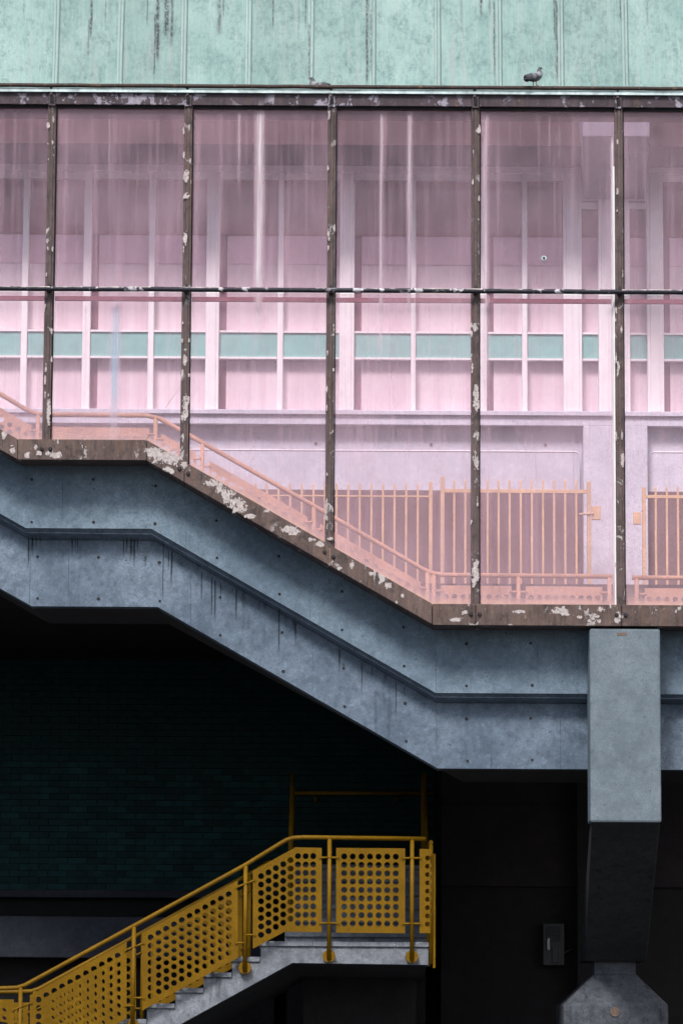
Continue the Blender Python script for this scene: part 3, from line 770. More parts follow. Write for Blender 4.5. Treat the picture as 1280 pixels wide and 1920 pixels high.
# ================================================================= YELLOW STAIR RAIL BEHIND THE GLASS
YI = 0.75
ri = thing('stair_handrail', 'yellow handrail with perforated panels following the stair behind the pink glass', 'railing', (0, YI, lerp_line(FL, 0)))
hp = [(-140, 656), (0, 738), (50, 768), (75, 777), (275, 779), (300, 785), (360, 819), (580, 944), (790, 1066), (806, 1074), (830, 1078), (1152, 1081)]
B().tube([P(u, v, YI) for u, v in hp], 0.024, 10).build('handrail', 'orange_paint', ri)
hl = [(P(u, v, YI).x, P(u, v, YI).z) for u, v in hp]
def inner_post(u, who):
    x = X(u, YI, 1000); z = lerp_line(hl, x)
    B().tube([(x, YI, z - 0.01), (x, YI, lerp_line(FL, x) - 0.02)], 0.022, 10).build('post', 'orange_paint', who)
for u in (68, 289, 378, 588, 801, 813, 971, 1141): inner_post(u, ri)
def inner_panel(ua, ub, off, who, hl_=None):
    xa, xb = X(ua, YI, 1000), X(ub, YI, 1000); hh = hl_ or hl
    ds = px(off, YI)
    kn = [p[0] for p in hh if xa + 0.02 < p[0] < xb - 0.02]
    xs = [xa] + kn + [xb]
    top = [(x, lerp_line(hh, x) - ds) for x in xs]; bot = [(x, z - 0.42) for (x, z) in top]
    holes = []
    k = int((xb - xa - 0.10) / 0.083)
    for i in range(k + 1):
        x = xa + 0.05 + (xb - xa - 0.10) * i / max(1, k)
        for j in range(4): holes.append((x, lerp_line(top, x) - 0.115 - 0.082 * j, 0.029))
    plate('perforated_panel', bot + top[::-1], holes, YI - 0.006, 0.012, 'orange_paint', who)
    for (xc, s) in ((xa, -1), (xb, 1)):
        z = lerp_line(top, xc) - 0.06
        B().tube([(xc - s * 0.02, YI - 0.012, z), (xc + s * 0.055, YI - 0.012, z)], 0.012, 8).build('clip', 'orange_paint', who)
for (ua, ub, off) in ((-120, 56, 26), (80, 278, 24), (300, 366, 27), (391, 576, 27), (600, 788, 27), (826, 958, 20), (985, 1128, 20)): inner_panel(ua, ub, off, ri)
rj = thing('stair_handrail', 'short yellow handrail behind the pink glass on the far side of the rail gap', 'railing', (X(1300, YI), YI, lerp_line(FL, 3)))
hp2 = [(1184, 1083), (1460, 1085)]
B().tube([P(u, v, YI) for u, v in hp2], 0.024, 10).build('handrail', 'orange_paint', rj)
hl2 = [(P(u, v, YI).x, P(u, v, YI).z) for u, v in hp2]
for u in (1192, 1400):
    x = X(u, YI, 1000); B().tube([(x, YI, lerp_line(hl2, x)), (x, YI, lerp_line(FL, x) - 0.02)], 0.022, 10).build('post', 'orange_paint', rj)
inner_panel(1207, 1385, 20, rj, hl2)

# ================================================================= STATION BUILDING BEHIND AN OPEN COURTYARD ADDED TO LET SKYLIGHT IN
YW = 6.5
bd = thing('station_building', 'white-framed station wall with teal band and blinds behind the pink glass', 'building', (0, YW + 0.3, slab_top))
def rect(u0, u1, v0, v1, Y):
    um, vm = (u0 + u1) / 2, (v0 + v1) / 2
    return X(u0, Y, vm), X(u1, Y, vm), Z(v1, Y, 640), Z(v0, Y, 640)
BX0, BX1 = -11.0, 11.0
zhead = Z(324, YW); zsill = Z(771, YW)
opens = [(-200, -92, 1), (-80, 40, 1), (52, 155, 1), (170, 278, 0), (289, 386, 1), (411, 520, 0), (531, 636, 1), (664, 770, 0), (779, 886, 1), (912, 978, 0), (988, 1055, 1), (1090, 1121, 2), (1180, 1212, 2), (1243, 1350, 0), (1361, 1468, 1)]
# posts of the window wall between openings
edges = [BX0] + [e for (a, c, k) in opens for e in (X(a, YW, 600), X(c, YW, 600))] + [BX1]
for i in range(0, len(edges), 2):
    xa, xb = edges[i], edges[i + 1]
    wide = xb - xa > 0.10
    o = B().box(xa, xb, YW - (0.03 if wide else 0.0), YW + 0.14, zsill, zhead).build('window_post', 'white_frame', bd, 0.006, 1)
    if wide and xb - xa < 1:
        B().box(xa + 0.035, xb - 0.035, YW - 0.042, YW - 0.031, zsill + 0.01, zhead - 0.02).build('cover_board', 'white_frame', o, 0.004, 1)
B().box(BX0, BX1, YW - 0.04, YW + 0.14, zhead + 0.001, zhead + 0.075).build('window_head', 'white_frame', bd)
z_b0, z_b1 = Z(669.5, YW), Z(624, YW)          # teal band
tb = px(4.2, YW)
for (a, c, k) in opens:
    xa, xb = X(a, YW, 600), X(c, YW, 600)
    zt = Z(336, YW) if k != 2 else Z(388, YW)
    wn = B().box(xa + 0.002, xb - 0.002, YW + 0.03, YW + 0.10, zt, zhead - 0.002 if k != 2 else zt + 0.08).build('window_frame', 'white_frame', bd)
    if k == 2: B().box(xa + 0.002, xb - 0.002, YW + 0.02, YW + 0.12, zt + 0.1, zhead - 0.002).build('lintel', 'white_frame', bd)
    for (z0, z1) in ((z_b1 + tb, zt), (zsill + 0.002, z_b0 - tb)):
        B().box(xa, xb, YW + 0.055, YW + 0.062, z0, z1).build('pane', 'window_glass', wn)
    B().box(xa + 0.002, xb - 0.002, YW + 0.01, YW + 0.10, z_b1, z_b1 + tb * 0.9).build('glazing_bar', 'white_frame', wn)
    B().box(xa + 0.002, xb - 0.002, YW + 0.01, YW + 0.10, z_b0 - tb * 0.9, z_b0).build('glazing_bar', 'white_frame', wn)
    B().box(xa + 0.002, xb - 0.002, YW + 0.03, YW + 0.09, z_b0 + 0.001, z_b1 - 0.001).build('teal_panel', 'teal_panel', wn)
    g0 = 0.085 if k == 0 else 0.0  # left gap bares the dark backing as a painted strip of reveal shade
    g1 = 0.0
    zk = [Z(v, YW + 0.1) for v in (442, 478, 497)]
    B().box(xa, xb, YW + 0.095, YW + 0.11, zk[0], zt + 0.05).build('upper_blind', 'blind_dark', wn)  # backings in three tones paint the dark-to-bright view through the window
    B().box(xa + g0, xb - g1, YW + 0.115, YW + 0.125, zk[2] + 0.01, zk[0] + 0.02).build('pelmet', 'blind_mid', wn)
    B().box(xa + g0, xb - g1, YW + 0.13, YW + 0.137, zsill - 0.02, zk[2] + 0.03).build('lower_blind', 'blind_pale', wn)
B().box(BX0, BX1, YW + 0.15, YW + 0.35, slab_top, zhead + 1.4).build('back_wall', 'room_dark', bd)
# sill, upstand, recessed wall with a drawn bead, dado
z1, z2, z3 = Z(780, YW), Z(797, YW), Z(842, YW)
B().box(BX0, BX1, YW - 0.10, YW + 0.149, z1, zsill - 0.001).build('window_sill', 'dado_brown' if False else 'concrete_courtyard', bd, 0.006, 1)
B().box(BX0, BX1, YW - 0.06, YW + 0.149, z2, z1 - 0.001).build('upstand', 'concrete_courtyard', bd)
bays = [(BX0, X(1092, YW, 900)), (X(1213, YW, 900), BX1)]
zd = Z(916, YW)
for (xa, xb) in bays:
    B().box(xa, xb, YW + 0.10, YW + 0.149, zd, z2 - 0.001).build('recessed_wall', 'concrete_courtyard', bd)
    B().box(xa, xb, YW + 0.09, YW + 0.148, slab_top, zd - 0.001).build('dado', 'dado_brown', bd)
B().box(bays[0][1] + 0.001, bays[1][0] - 0.001, YW - 0.06, YW + 0.148, slab_top, z2 - 0.001).build('pilaster', 'concrete_courtyard', bd, 0.01)
xq = bays[0][1] - px(3, YW)
pts = [(BX0, YW + 0.098, z3), (xq - 0.06, YW + 0.098, z3), (xq - 0.018, YW + 0.098, z3 - 0.018), (xq, YW + 0.098, z3 - 0.06), (xq, YW + 0.098, zd)]
B().tube(pts, 0.007, 6).build('bead', 'white_frame', bd)
xq = bays[1][0] + px(3, YW)
pts = [(BX1, YW + 0.098, z3), (xq + 0.06, YW + 0.098, z3), (xq + 0.018, YW + 0.098, z3 - 0.018), (xq, YW + 0.098, z3 - 0.06), (xq, YW + 0.098, zd)]
B().tube(pts, 0.007, 6).build('bead', 'white_frame', bd)
for (u, v) in ((808, 833), (1022, 834), (592, 831)):
    p = P(u, v, YW + 0.09); B().tube([(p.x, YW + 0.088, p.z), (p.x, YW + 0.101, p.z)], 0.018, 10).build('wall_plug', 'dado_brown', bd)
# canopy added to shade the upper windows, and the wall above it
zso = zhead + 0.08
B().box(BX0, BX1, YW - 1.05, YW + 0.148, zso, zso + 0.42).build('canopy', 'canopy_dark', bd)
B().box(BX0, BX1, YW + 0.02, YW + 0.148, zso + 0.421, zso + 1.3).build('parapet_wall', 'canopy_brown', bd)
# corbel hanging in front of the canopy, like the head of the outer pier
YK = 4.7
k0, k1 = P(1091, 256, YK), P(1217, 256, YK)
zk = k0.z; zbk = Z(372, YW - 0.08)
ktop = zk + 1.0
e0, e1 = X(1093, YW - 0.1, 372), X(1208, YW - 0.1, 372)
cb = B().add([(k0.x, YK, zk), (k1.x, YK, zk), (k1.x, YK, ktop), (k0.x, YK, ktop), (e0, YW - 0.1, zbk), (e1, YW - 0.1, zbk), (k1.x, YW - 0.05, ktop), (k0.x, YW - 0.05, ktop)],
        [(0, 1, 2, 3), (0, 4, 5, 1), (3, 2, 6, 7), (4, 7, 6, 5), (0, 3, 7, 4), (1, 5, 6, 2)])
cb.build('corbel', 'concrete_corbel', bd, 0.01, 1)

# slab of the added courtyard; its underside is the undercroft ceiling
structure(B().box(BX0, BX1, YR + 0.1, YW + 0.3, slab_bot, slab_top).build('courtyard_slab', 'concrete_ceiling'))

# ================================================================= SPIKED FENCES
YFN = 5.7
def fence(label, posts, rail_v, rail_r, pick, top_v, wpx, flat=True):
    t = thing('spiked_fence', label, 'fence', (X(posts[0][0], YFN), YFN, slab_top), 'yellow fences in front of the far wall')
    for (u, v) in posts:
        p = P(u, v, YFN); r = px(wpx, YFN) / 2
        B().box(p.x - r, p.x + r, YFN - r, YFN + r, slab_top, p.z).build('post', 'orange_paint', t, 0.004, 1)
    x0, x1 = X(posts[0][0], YFN), X(posts[-1][0], YFN); zr = Z(rail_v, YFN, (posts[0][0] + posts[-1][0]) / 2); rr = px(rail_r, YFN) / 2
    B().box(x0 + 0.01, x1 - 0.01, YFN - 0.012, YFN + 0.012, zr - rr, zr + rr).build('top_rail', 'orange_paint', t, 0.002, 1)
    B().box(x0 + 0.01, x1 - 0.01, YFN - 0.015, YFN + 0.015, slab_top + 0.08, slab_top + 0.12).build('bottom_rail', 'orange_paint', t)
    for u in pick:
        p = P(u, top_v, YFN); x = p.x; r = px(1.9, YFN)
        B().add([(x - r, YFN - r, slab_top + 0.1), (x + r, YFN - r, slab_top + 0.1), (x + r, YFN + r, slab_top + 0.1), (x - r, YFN + r, slab_top + 0.1),
                 (x - r, YFN - r, p.z - 0.03), (x + r, YFN - r, p.z - 0.03), (x + r, YFN + r, p.z - 0.03), (x - r, YFN + r, p.z - 0.03), (x, YFN, p.z)],
                [(0, 3, 2, 1), (0, 1, 5, 4), (1, 2, 6, 5), (2, 3, 7, 6), (3, 0, 4, 7), (4, 5, 8), (5, 6, 8), (6, 7, 8), (7, 4, 8)]).build('picket', 'orange_paint', t)
    return t
fence('thin-railed yellow spiked fence rising beside the sloping stair handrail', [(462, 905), (807, 904)], 930, 3, [479 + 21.7 * k for k in range(15)], 904, 7)
gt = fence('thick-framed yellow spiked gate with its latch on the pale pilaster', [(829, 894), (1103, 903)], 921, 7, [851 + 20.75 * k for k in range(12)], 897, 7.5)
p = P(1117, 962, YFN); B().box(p.x - 0.055, p.x + 0.05, YFN - 0.02, YFN + 0.02, p.z - 0.08, p.z + 0.08).build('latch_plate', 'orange_paint', gt, 0.004, 1)
B().tube([P(1085, 964, YFN - 0.03), P(1112, 963, YFN - 0.03)], 0.012, 8).build('latch_bolt', 'orange_paint', gt)
ft = fence('yellow spiked fence panel beyond the gap at the pilaster', [(1206, 914), (1440, 914)], 932, 6, [1228 + 20.7 * k for k in range(10)], 910, 7)
p = P(1193, 972, YFN); B().box(p.x - 0.04, p.x + 0.05, YFN - 0.02, YFN + 0.02, p.z - 0.07, p.z + 0.07).build('latch_plate', 'orange_paint', ft, 0.004, 1)

# ================================================================= UNDERCROFT: tiled wall, dark walls
xt0, xt1 = BX0, X(828, YW)
z_t0 = Z(1669, YW, 200)
tw = thing('tiled_wall', 'dark teal glazed tile wall in the shade below the bridge', 'wall', (X(300, YW), YW, 0))
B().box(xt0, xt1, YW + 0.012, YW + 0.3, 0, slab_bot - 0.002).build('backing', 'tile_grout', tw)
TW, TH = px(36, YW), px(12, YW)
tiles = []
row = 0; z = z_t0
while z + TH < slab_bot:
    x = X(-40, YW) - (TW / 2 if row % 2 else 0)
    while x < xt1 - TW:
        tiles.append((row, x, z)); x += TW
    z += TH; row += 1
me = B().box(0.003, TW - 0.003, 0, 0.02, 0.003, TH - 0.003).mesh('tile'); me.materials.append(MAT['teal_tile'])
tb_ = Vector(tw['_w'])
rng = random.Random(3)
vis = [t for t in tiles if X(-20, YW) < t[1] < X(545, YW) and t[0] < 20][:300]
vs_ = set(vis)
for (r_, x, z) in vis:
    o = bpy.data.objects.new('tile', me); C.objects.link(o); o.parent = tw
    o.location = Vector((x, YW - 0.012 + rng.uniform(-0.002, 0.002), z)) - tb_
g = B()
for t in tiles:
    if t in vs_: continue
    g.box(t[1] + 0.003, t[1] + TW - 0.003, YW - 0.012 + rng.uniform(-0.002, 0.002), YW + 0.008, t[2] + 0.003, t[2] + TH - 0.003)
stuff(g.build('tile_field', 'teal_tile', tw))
B().box(xt0, xt1, YW - 0.14, YW + 0.01, Z(1683, YW - 0.14, 150), z_t0 - 0.002).build('ledge', 'concrete_parapet', tw, 0.008, 1)
ramp = thing('ramp_parapet', 'dim blue-grey concrete parapet below the tiled wall', 'parapet', (X(150, 4.4), 4.4, 0))
a, c = P(0, 1712, 4.4), P(0, 1791, 4.4)
B().add([(BX0, 4.4, c.z), (X(520, 4.4), 4.4, c.z - 0.03), (X(520, 4.4), 4.62, a.z - 0.03), (BX0, 4.62, a.z), (BX0, 5.2, c.z), (X(520, 4.4), 5.2, c.z - 0.03), (X(520, 4.4), 5.2, a.z - 0.03), (BX0, 5.2, a.z)],
        [(0, 1, 2, 3), (4, 7, 6, 5), (3, 2, 6, 7), (0, 4, 5, 1), (0, 3, 7, 4), (1, 5, 6, 2)]).build('upstand', 'concrete_parapet', ramp, 0.02, 2)
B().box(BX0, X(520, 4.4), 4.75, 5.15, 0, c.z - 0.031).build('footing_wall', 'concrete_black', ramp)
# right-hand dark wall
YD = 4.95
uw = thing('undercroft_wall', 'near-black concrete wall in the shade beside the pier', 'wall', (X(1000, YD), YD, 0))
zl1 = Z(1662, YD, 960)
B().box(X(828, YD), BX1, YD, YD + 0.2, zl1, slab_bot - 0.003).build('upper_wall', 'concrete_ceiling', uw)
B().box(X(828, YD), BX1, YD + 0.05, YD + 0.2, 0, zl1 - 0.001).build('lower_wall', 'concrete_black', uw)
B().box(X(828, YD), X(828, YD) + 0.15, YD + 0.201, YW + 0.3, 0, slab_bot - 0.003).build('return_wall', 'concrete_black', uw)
B().box(X(1076, YD), X(1102, YD), YD - 0.22, YD - 0.001, 0, slab_bot - 0.003).build('buttress', 'concrete_black', uw, 0.01)
B().box(X(830, YD), X(1074, YD), YD - 0.03, YD - 0.001, Z(1507, YD, 960) - 0.012, Z(1507, YD, 960) + 0.006).build('string_course', 'concrete_black', uw)
for s, xx in ((-1, BX0), (1, BX1)):  # unseen walls added so light does not leak in from the sides
    e = thing('end_wall', 'dark concrete wall closing the %s end of the undercroft' % ('stair' if s < 0 else 'pier'), 'wall', (xx, 4, 0))
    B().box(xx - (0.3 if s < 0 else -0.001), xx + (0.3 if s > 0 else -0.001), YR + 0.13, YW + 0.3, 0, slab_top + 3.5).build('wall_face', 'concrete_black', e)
# switch box on the dark wall
sb = thing('switch_box', 'grey electrical switch box with a pale lever on the dark wall', 'switch box', (X(1034, YD), YD, Z(1812, YD, 1034)))
ys = YD + 0.05
x0, x1, za, zb_ = X(1014, ys), X(1054, ys), Z(1811, ys, 1034), Z(1732, ys, 1034)
bx_ = B().box(x0, x1, ys - 0.12, ys - 0.001, za, zb_).build('housing', 'box_grey', sb, 0.008, 1)
B().box(x0 + 0.03, x1 - 0.05, ys - 0.126, ys - 0.1205, za + 0.26, zb_ - 0.03).build('cover', 'concrete_dark', bx_)
B().box(x0 + 0.045, x0 + 0.075, ys - 0.16, ys - 0.127, za + 0.17, za + 0.30).build('lever', 'box_light', sb, 0.006, 1)
B().box(x0 + 0.10, x0 + 0.17, ys - 0.14, ys - 0.1205, za + 0.03, za + 0.22).build('fuse_block', 'box_grey', sb, 0.004, 1)
B().tube([P(1050, 1792, ys - 0.06), P(1062, 1784, ys - 0.06), P(1074, 1776, ys - 0.03)], 0.02, 8).build('conduit', 'box_grey', sb)

# ================================================================= LOWER STAIR
YG = 1.27                    # stringer face
YE = 3.05                    # far side of the flight
st = thing('concrete_stair', 'pale concrete stair with thin treads climbing to a landing under the bridge', 'stair', (X(400, YG), YG, 0))
RISE, RUN = px(29.0, YG), px(52.4, YG)
xL = X(488, YG, 1800); zL = Z(1765.5, YG, 600)         # left nose and top of the landing
xRt = X(803, YG, 1780)
TT = px(9.5, YG)
soff = [(X(548, YG, 1806), Z(1806, YG, 548))]
slope = RISE / RUN
NS = 16
prof_t = [(xRt, zL - TT), (xL + 0.0, zL - TT)]
steps = []
x, z = xL, zL
for k in range(NS):
    steps.append((x, z))
    x0 = x
    z -= RISE
    prof_t += [(x0, z - TT if False else z - TT)]
    x -= RUN
    prof_t += [(x, z - TT)]
xe, ze = x, z
xs_, zs_ = soff[0]
xlow = xe - 3.0
poly = [(xlow, 0), (xs_ - (zs_ - 0) / slope, 0), (xs_, zs_), (xRt, zs_ - 0.012), ] + prof_t + [(xlow, ze - TT)]
poly = [(x, z) for (x, z) in poly]
B().prism(poly, YG, YE).build('stringer', 'concrete_stair', st, 0.004, 1)
# dark soffit of the flight, a hand's width behind the stringer face
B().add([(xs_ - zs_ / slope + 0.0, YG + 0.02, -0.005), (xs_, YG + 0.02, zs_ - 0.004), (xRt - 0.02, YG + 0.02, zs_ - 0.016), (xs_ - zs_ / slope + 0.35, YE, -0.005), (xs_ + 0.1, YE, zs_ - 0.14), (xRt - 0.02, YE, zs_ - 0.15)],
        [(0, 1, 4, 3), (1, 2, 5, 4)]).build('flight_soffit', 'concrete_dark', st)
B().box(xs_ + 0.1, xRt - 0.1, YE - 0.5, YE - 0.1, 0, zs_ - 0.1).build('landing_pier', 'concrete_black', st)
NOS = 0.022
B().box(xL - NOS, X(586, YG, 1770) - 0.002, YG - 0.02, YE, zL - TT + 0.001, zL).build('landing_slab', 'concrete_stair', st, 0.005, 1)
B().box(X(586, YG, 1770) + 0.002, X(742, YG, 1770) - 0.002, YG - 0.02, YE, zL - TT + 0.001, zL).build('landing_slab', 'concrete_stair', st, 0.005, 1)
B().box(X(742, YG, 1770) + 0.002, xRt + 0.02, YG - 0.02, YE, zL - TT + 0.001, zL).build('landing_slab', 'concrete_stair', st, 0.005, 1)
for (x, z) in steps[:-1]:
    B().box(x - RUN - NOS, x - 0.002, YG - 0.02, YE, z - RISE - TT + 0.001, z - RISE).build('tread', 'concrete_stair', st, 0.005, 1)
# second flight, turning away from the street
x2a, x2b = X(540, YE), X(806, YE)
NF = 6; run2 = 0.27
for k in range(NF):
    y = YE + 0.02 + k * run2
    B().box(x2a, x2b, y, y + run2 + (1.6 if k == NF - 1 else 0.0) + 0.3, zL + RISE * k - 0.001, zL + RISE * (k + 1) - TT).build('riser', 'concrete_stair', st)
    B().box(x2a, x2b, y - 0.03, y + run2 - 0.032 + (1.6 if k == NF - 1 else 0.0), zL + RISE * (k + 1) - TT + 0.001, zL + RISE * (k + 1)).build('tread', 'concrete_stair', st, 0.005, 1)
yU = YE + 0.02 + NF * run2; zU = zL + RISE * NF
B().box(x2a, x2b, yU, yU + 1.55, 0, zU - TT - 0.2).build('upper_pier', 'concrete_black', st)

# ================================================================= YELLOW PERFORATED RAILINGS
YQ = 1.2
def xz(u, v, Y=YQ): p = P(u, v, Y); return (p.x, p.z)
def holes_grid(cols, v0s, n, dv, r=5.6):
    hs = []
    for u, v0 in zip(cols, v0s):
        for j in range(n):
            x, z = xz(u, v0 + dv * j); hs.append((x, z, px(r, YQ)))
    return hs
rl = thing('perforated_railing', 'yellow railing with round-holed panels along the street side of the stair', 'railing', (X(400, YQ), YQ, Z(1900, YQ)))
hr = [(-220, 1855), (10, 1853), (33, 1852), (48, 1847), (250, 1737), (460, 1622), (525, 1582), (537, 1575), (550, 1571), (570, 1570), (798, 1573)]
B().tube([P(u, v, YQ) for u, v in hr], 0.0225, 12).build('handrail', 'yellow_paint', rl)
hrl = [xz(u, v) for u, v in hr]
def post(u, vb, who, flange=True, Y=YQ):
    x = X(u, Y, 1700); zt = lerp_line(hrl, x) - 0.01; zb = Z(vb, Y, u)
    o = B().tube([(x, Y, zb), (x, Y, zt)], 0.0215, 12).build('post', 'yellow_paint', who)
    if flange: B().tube([(x, Y + 0.012, zb + 0.035), (x, YG - 0.001, zb + 0.035)], 0.064, 20).build('flange', 'yellow_paint', o)
    return o
for (u, vb) in ((42, 2045), (252, 1930), (460, 1821), (617, 1799), (772, 1800)): post(u, vb, rl)
YPN = YQ - 0.028
def panel(name_pts, holes, who): return plate('perforated_panel', [xz(u, v) for u, v in name_pts], holes, YPN, 0.008, 'yellow_paint', who)
pl_flat = panel([(630, 1749), (759, 1750), (759, 1591), (630, 1590)], holes_grid([645 + 16.1 * k for k in range(7)], [1606 + 0.09 * k for k in range(7)], 9, 15.7), rl)
panel([(474, 1779), (534, 1747), (603, 1748), (603, 1590), (554, 1589), (474, 1633)],
      holes_grid([489.5, 503.5, 517.2, 531, 544.6], [1643, 1636, 1628, 1620.5, 1613], 8, 15.7) + holes_grid([558.5, 573, 587], [1605.5] * 3, 9, 15.7), rl)
sl = 0.5535
p3c = [283 + 14.6 * k for k in range(11)]
panel([(267, 1895), (446, 1796), (446, 1651), (267, 1750)], holes_grid(p3c, [1677 + (429 - u) * sl for u in p3c], 8, 15.7), rl)
p4c = [73 + 14.85 * k for k in range(11)]
panel([(57, 2010), (238, 1910), (238, 1766), (57, 1866)], holes_grid(p4c, [1792.5 + (221 - u) * sl for u in p4c], 8, 15.7), rl)
panel([(-150, 2033), (27, 2033), (27, 1874), (-150, 1874)], holes_grid([11 - 16.1 * k for k in range(10)], [1891] * 10, 9, 15.7), rl)
panel([(786, 1750), (806, 1750), (806, 1592), (786, 1592)], holes_grid([801], [1609], 9, 15.5, 4.6), rl)
def clip(u0, v0, u1, v1, who):
    B().tube([P(u0, v0, YQ - 0.03), P(u1, v1, YQ - 0.01)], 0.011, 8).build('clip', 'yellow_paint', who)
    B().tube([P(u0, v0, YQ - 0.043), P(u0, v0, YQ - 0.029)], 0.012, 8).build('bolt', 'yellow_paint', who)
for (a, v) in ((1608, 617), (1731, 617), (1609, 772), (1732, 772)):
    clip(v - 17, a, v, a, rl); clip(v + 16, a, v, a, rl)
for (u, va, vb) in ((460, 1650, 1753), (252, 1768, 1871), (42, 1880, 1983)):
    clip(u + 17, va, u, va + 8, rl); clip(u - 17, va + 14, u, va + 7, rl); clip(u + 17, vb, u, vb, rl); clip(u - 17, vb + 15, u, vb + 15, rl)
# the matching railing on the far side of the flight (shifted copies of the parts it shares)
DY = YE - 0.08 - YQ
rr_ = thing('perforated_railing', 'yellow round-holed railing on the tiled-wall side of the stair', 'railing', (X(300, YQ), YQ + DY, Z(1900, YQ)))
for o in list(rl.children):
    if o.name.startswith('handrail'): continue
    co = [v.co + Vector(rl['_w']) for v in o.data.vertices]
    if sum(v.x for v in co) / len(co) > X(470, YQ): continue
    c = o.copy(); C.objects.link(c); c.parent = rr_
    c.location = Vector(rl['_w']) + Vector((0, DY, 0)) - Vector(rr_['_w'])
    c['_w'] = rr_['_w']
hq = [(a, c) for (a, c) in hrl if a < X(500, YQ)] + [(X(505, YQ), lerp_line(hrl, X(505, YQ)))]
B().tube([(a, YQ + DY, c) for a, c in hq], 0.0225, 12).build('handrail', 'yellow_paint', rr_)
# side railings of the second flight: they run away from the street
def side(label, x, y0, y1, y2, zfoot, extra_front=False):
    t = thing('flight_railing', label, 'railing', (x, y0, zfoot))
    H = 1.02
    path = []
    if extra_front: path += [(x, YQ + 0.03, zL + H - 0.01), (x, y0, zL + H)]
    path += [(x, y0 + 0.05, zL + H + 0.03), (x, y1, zU + H), (x, y2, zU + H)]
    B().tube(path, 0.0225, 10).build('handrail', 'yellow_paint', t)
    def zfl(y): return zL if y < y0 + 0.05 else (zL + (zU - zL) * (y - y0) / (y1 - y0) if y < y1 else zU)
    ys_ = ([YQ + 0.05, 2.2] if extra_front else []) + [y0 + 0.08, (y0 + y1) / 2, y1 + 0.05, y2 - 0.05]
    for y in ys_:
        B().tube([(x, y, zfl(y) - 0.22), (x, y, zfl(y) + H - 0.03)], 0.0215, 10).build('post', 'yellow_paint', t)
    for ya, yb in zip(ys_[:-1], ys_[1:]):
        a, c = ya + 0.09, yb - 0.09
        za, zc = zfl(a) + 0.11, zfl(c) + 0.11
        hs = []; k = max(1, int((c - a - 0.1) / 0.085))
        for i in range(k + 1):
            y = a + 0.06 + (c - a - 0.12) * i / k; zz = za + (zc - za) * (y - a) / (c - a)
            for j in range(9): hs.append((y, zz + 0.09 + 0.083 * j, 0.030))
        plate('perforated_panel', [(a, za), (c, zc), (c, zc + 0.83), (a, za + 0.83)], hs, x, 0.008, 'yellow_paint', t, axis='YZ')
        for q in (0.1, 0.73):
            B().tube([(x - 0.012, ya, za + q), (x - 0.012, a + 0.03, za + q)], 0.011, 6).build('clip', 'yellow_paint', t)
    return t
side('shaded yellow railing on the tile side of the short flight up from the landing', x2a + 0.05, YE, yU, yU + 0.5, zL)
sr = side('yellow railing edge-on at the open end of the landing and flight', X(809, YQ), YE, yU, yU + 0.5, zL, True)
x_ = X(815, YQ)
B().box(x_ - 0.015, x_ + 0.015, YQ + 0.06, YQ + 0.09, Z(1815, YQ, 812), Z(1600, YQ, 812)).build('end_post', 'yellow_paint', sr, 0.004, 1)
wr = thing('wall_handrail', 'shaded yellow handrail on brackets along the tiles above the landing', 'handrail', (X(690, YW), YW, Z(1490, YW)))
yh = YW - 0.1
B().tube([P(552, 1487, yh), P(812, 1488, yh)], 0.024, 10).build('rail', 'yellow_paint', wr)
for u in (592, 742):
    p = P(u, 1494, yh); B().tube([(p.x, yh, p.z), (p.x, yh + 0.02, p.z - 0.05), (p.x, YW - 0.005, p.z - 0.06)], 0.012, 8).build('bracket', 'yellow_paint', wr)

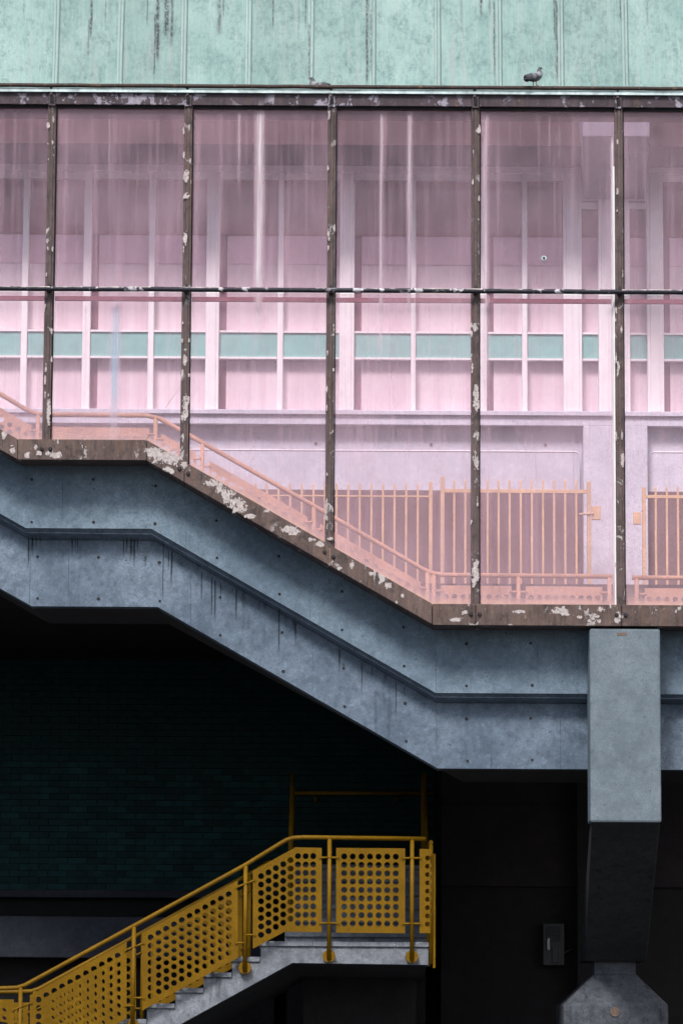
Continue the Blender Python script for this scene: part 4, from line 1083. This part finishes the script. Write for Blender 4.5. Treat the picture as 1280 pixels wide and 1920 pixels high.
# ================================================================= PIGEONS
def pigeon(label, at, yaw, pitch, standing):
    t = thing('pigeon', label, 'pigeon', at)
    Rm = Matrix.Rotation(yaw, 3, 'Z')
    Pm = Matrix.Rotation(-pitch, 3, 'Y')
    lift = 0.085 if standing else 0.055
    def W(p, body=True):
        q = Vector(p)
        if body: q = Pm @ q
        return Vector(at) + Rm @ (q + Vector((0, 0, lift)))
    # spine: x forward; (x, z, half width, half height, tone)
    sp = [(-0.165, -0.012, 0.016, 0.003, 0.0), (-0.12, -0.004, 0.024, 0.008, 0.05), (-0.085, 0.0, 0.034, 0.022, 0.15), (-0.05, 0.0, 0.047, 0.038, 0.45), (0.0, 0.002, 0.056, 0.048, 0.75), (0.045, 0.010, 0.053, 0.048, 0.95),
          (0.075, 0.026, 0.043, 0.042, 1.0), (0.084, 0.046, 0.033, 0.032, 0.6), (0.086, 0.064, 0.024, 0.024, 0.25), (0.092, 0.080, 0.020, 0.019, 0.16), (0.106, 0.092, 0.018, 0.016, 0.12), (0.120, 0.092, 0.012, 0.011, 0.1), (0.128, 0.089, 0.004, 0.004, 0.1)]
    g = B(); n = 14; vs = []; fs = []; tone = []
    for i, (x, z, hw, hh, tn) in enumerate(sp):
        a = Vector((sp[min(i + 1, len(sp) - 1)][0] - sp[max(i - 1, 0)][0], 0, sp[min(i + 1, len(sp) - 1)][1] - sp[max(i - 1, 0)][1])).normalized()
        up = Vector((-a.z, 0, a.x))
        for k in range(n):
            th = 2 * math.pi * k / n
            vs.append(W(Vector((x, 0, z)) + Vector((0, 1, 0)) * hw * math.cos(th) + up * hh * math.sin(th)))
            tone.append(tn * (0.55 + 0.45 * (math.sin(th) * 0.5 + 0.5)))
    for i in range(len(sp) - 1):
        for k in range(n): fs.append((i * n + k, i * n + (k + 1) % n, (i + 1) * n + (k + 1) % n, (i + 1) * n + k))
    fs += [tuple(range(n)), tuple(range((len(sp) - 1) * n, len(sp) * n))]
    g.add(vs, fs); g.smooth = True
    bo = g.build('body', 'pigeon_body', t)
    at_ = bo.data.attributes.new('tone', 'FLOAT', 'POINT')
    for i, v in enumerate(tone): at_.data[i].value = v
    sub = bo.modifiers.new('round', 'SUBSURF'); sub.levels = 1; sub.render_levels = 1
    for s in (-1, 1):
        wv = []; wf = []
        K = 7
        for i in range(K):
            f = i / (K - 1); x = 0.055 - 0.19 * f
            hh = 0.034 * math.sin(math.pi * min(1, 0.25 + 0.8 * (1 - f))) + 0.005
            y = s * (0.056 * (1 - f ** 2 * 0.75) + 0.003)
            for (q, yo) in ((1, -0.010), (0.3, 0.004), (-0.4, 0.004), (-1, -0.006)):
                wv.append(W(Vector((x, y + s * yo, 0.012 - 0.008 * f + hh * q))))
        for i in range(K - 1):
            for k in range(3): wf.append((i * 4 + k, i * 4 + k + 1, i * 4 + k + 5, i * 4 + k + 4))
        wg = B().add(wv, wf); wg.smooth = True
        wo = wg.build('wing', 'pigeon_body', t)
        a2 = wo.data.attributes.new('tone', 'FLOAT', 'POINT')
        for i in range(K):
            for k in range(4): a2.data[i * 4 + k].value = (0.9, 0.75, 0.05, 0.65, 0.08, 0.12, 0.0)[i]
        so = wo.modifiers.new('thick', 'SOLIDIFY'); so.thickness = 0.004
    B().tube([W((0.126, 0, 0.089)), W((0.140, 0, 0.085)), W((0.146, 0, 0.080))], [0.0045, 0.003, 0.001], 7).build('beak', 'pigeon_beak', t)
    for s in (-1, 1):
        e = W((0.112, s * 0.0165, 0.096)); B().tube([e - Rm @ Vector((0, s * 0.002, 0)), e + Rm @ Vector((0, s * 0.0015, 0))], 0.0032, 8).build('eye', 'pigeon_leg', t)
        if standing:
            hip = W((0.0, s * 0.02, -0.035)); foot = Vector(at) + Rm @ Vector((0.012, s * 0.02, 0.004))
            lg_ = B().tube([hip, (hip + foot) / 2 + Rm @ Vector((-0.006, 0, 0)), foot], [0.008, 0.004, 0.0035], 7)
            for a in (-0.6, 0, 0.6): lg_.tube([foot, foot + Rm @ Vector((0.026 * math.cos(a), 0.026 * math.sin(a), -0.003))], [0.003, 0.0018], 5)
            lg_.build('leg', 'pigeon_leg', t)
    return t
p = P(1001, 159.5, -0.095)
pigeon('grey pigeon with dark wing bars standing on the gutter lip', (p.x, -0.095, zlip + 0.001), R(42), R(14), True)
p = P(598, 158, -0.01)
pigeon('pigeon crouched low in the gutter with only head and back showing', (p.x, 0.0, zlip - 0.054), R(180 - 35), R(8), False)

for o in bpy.data.objects:
    if '_w' in o: del o['_w']
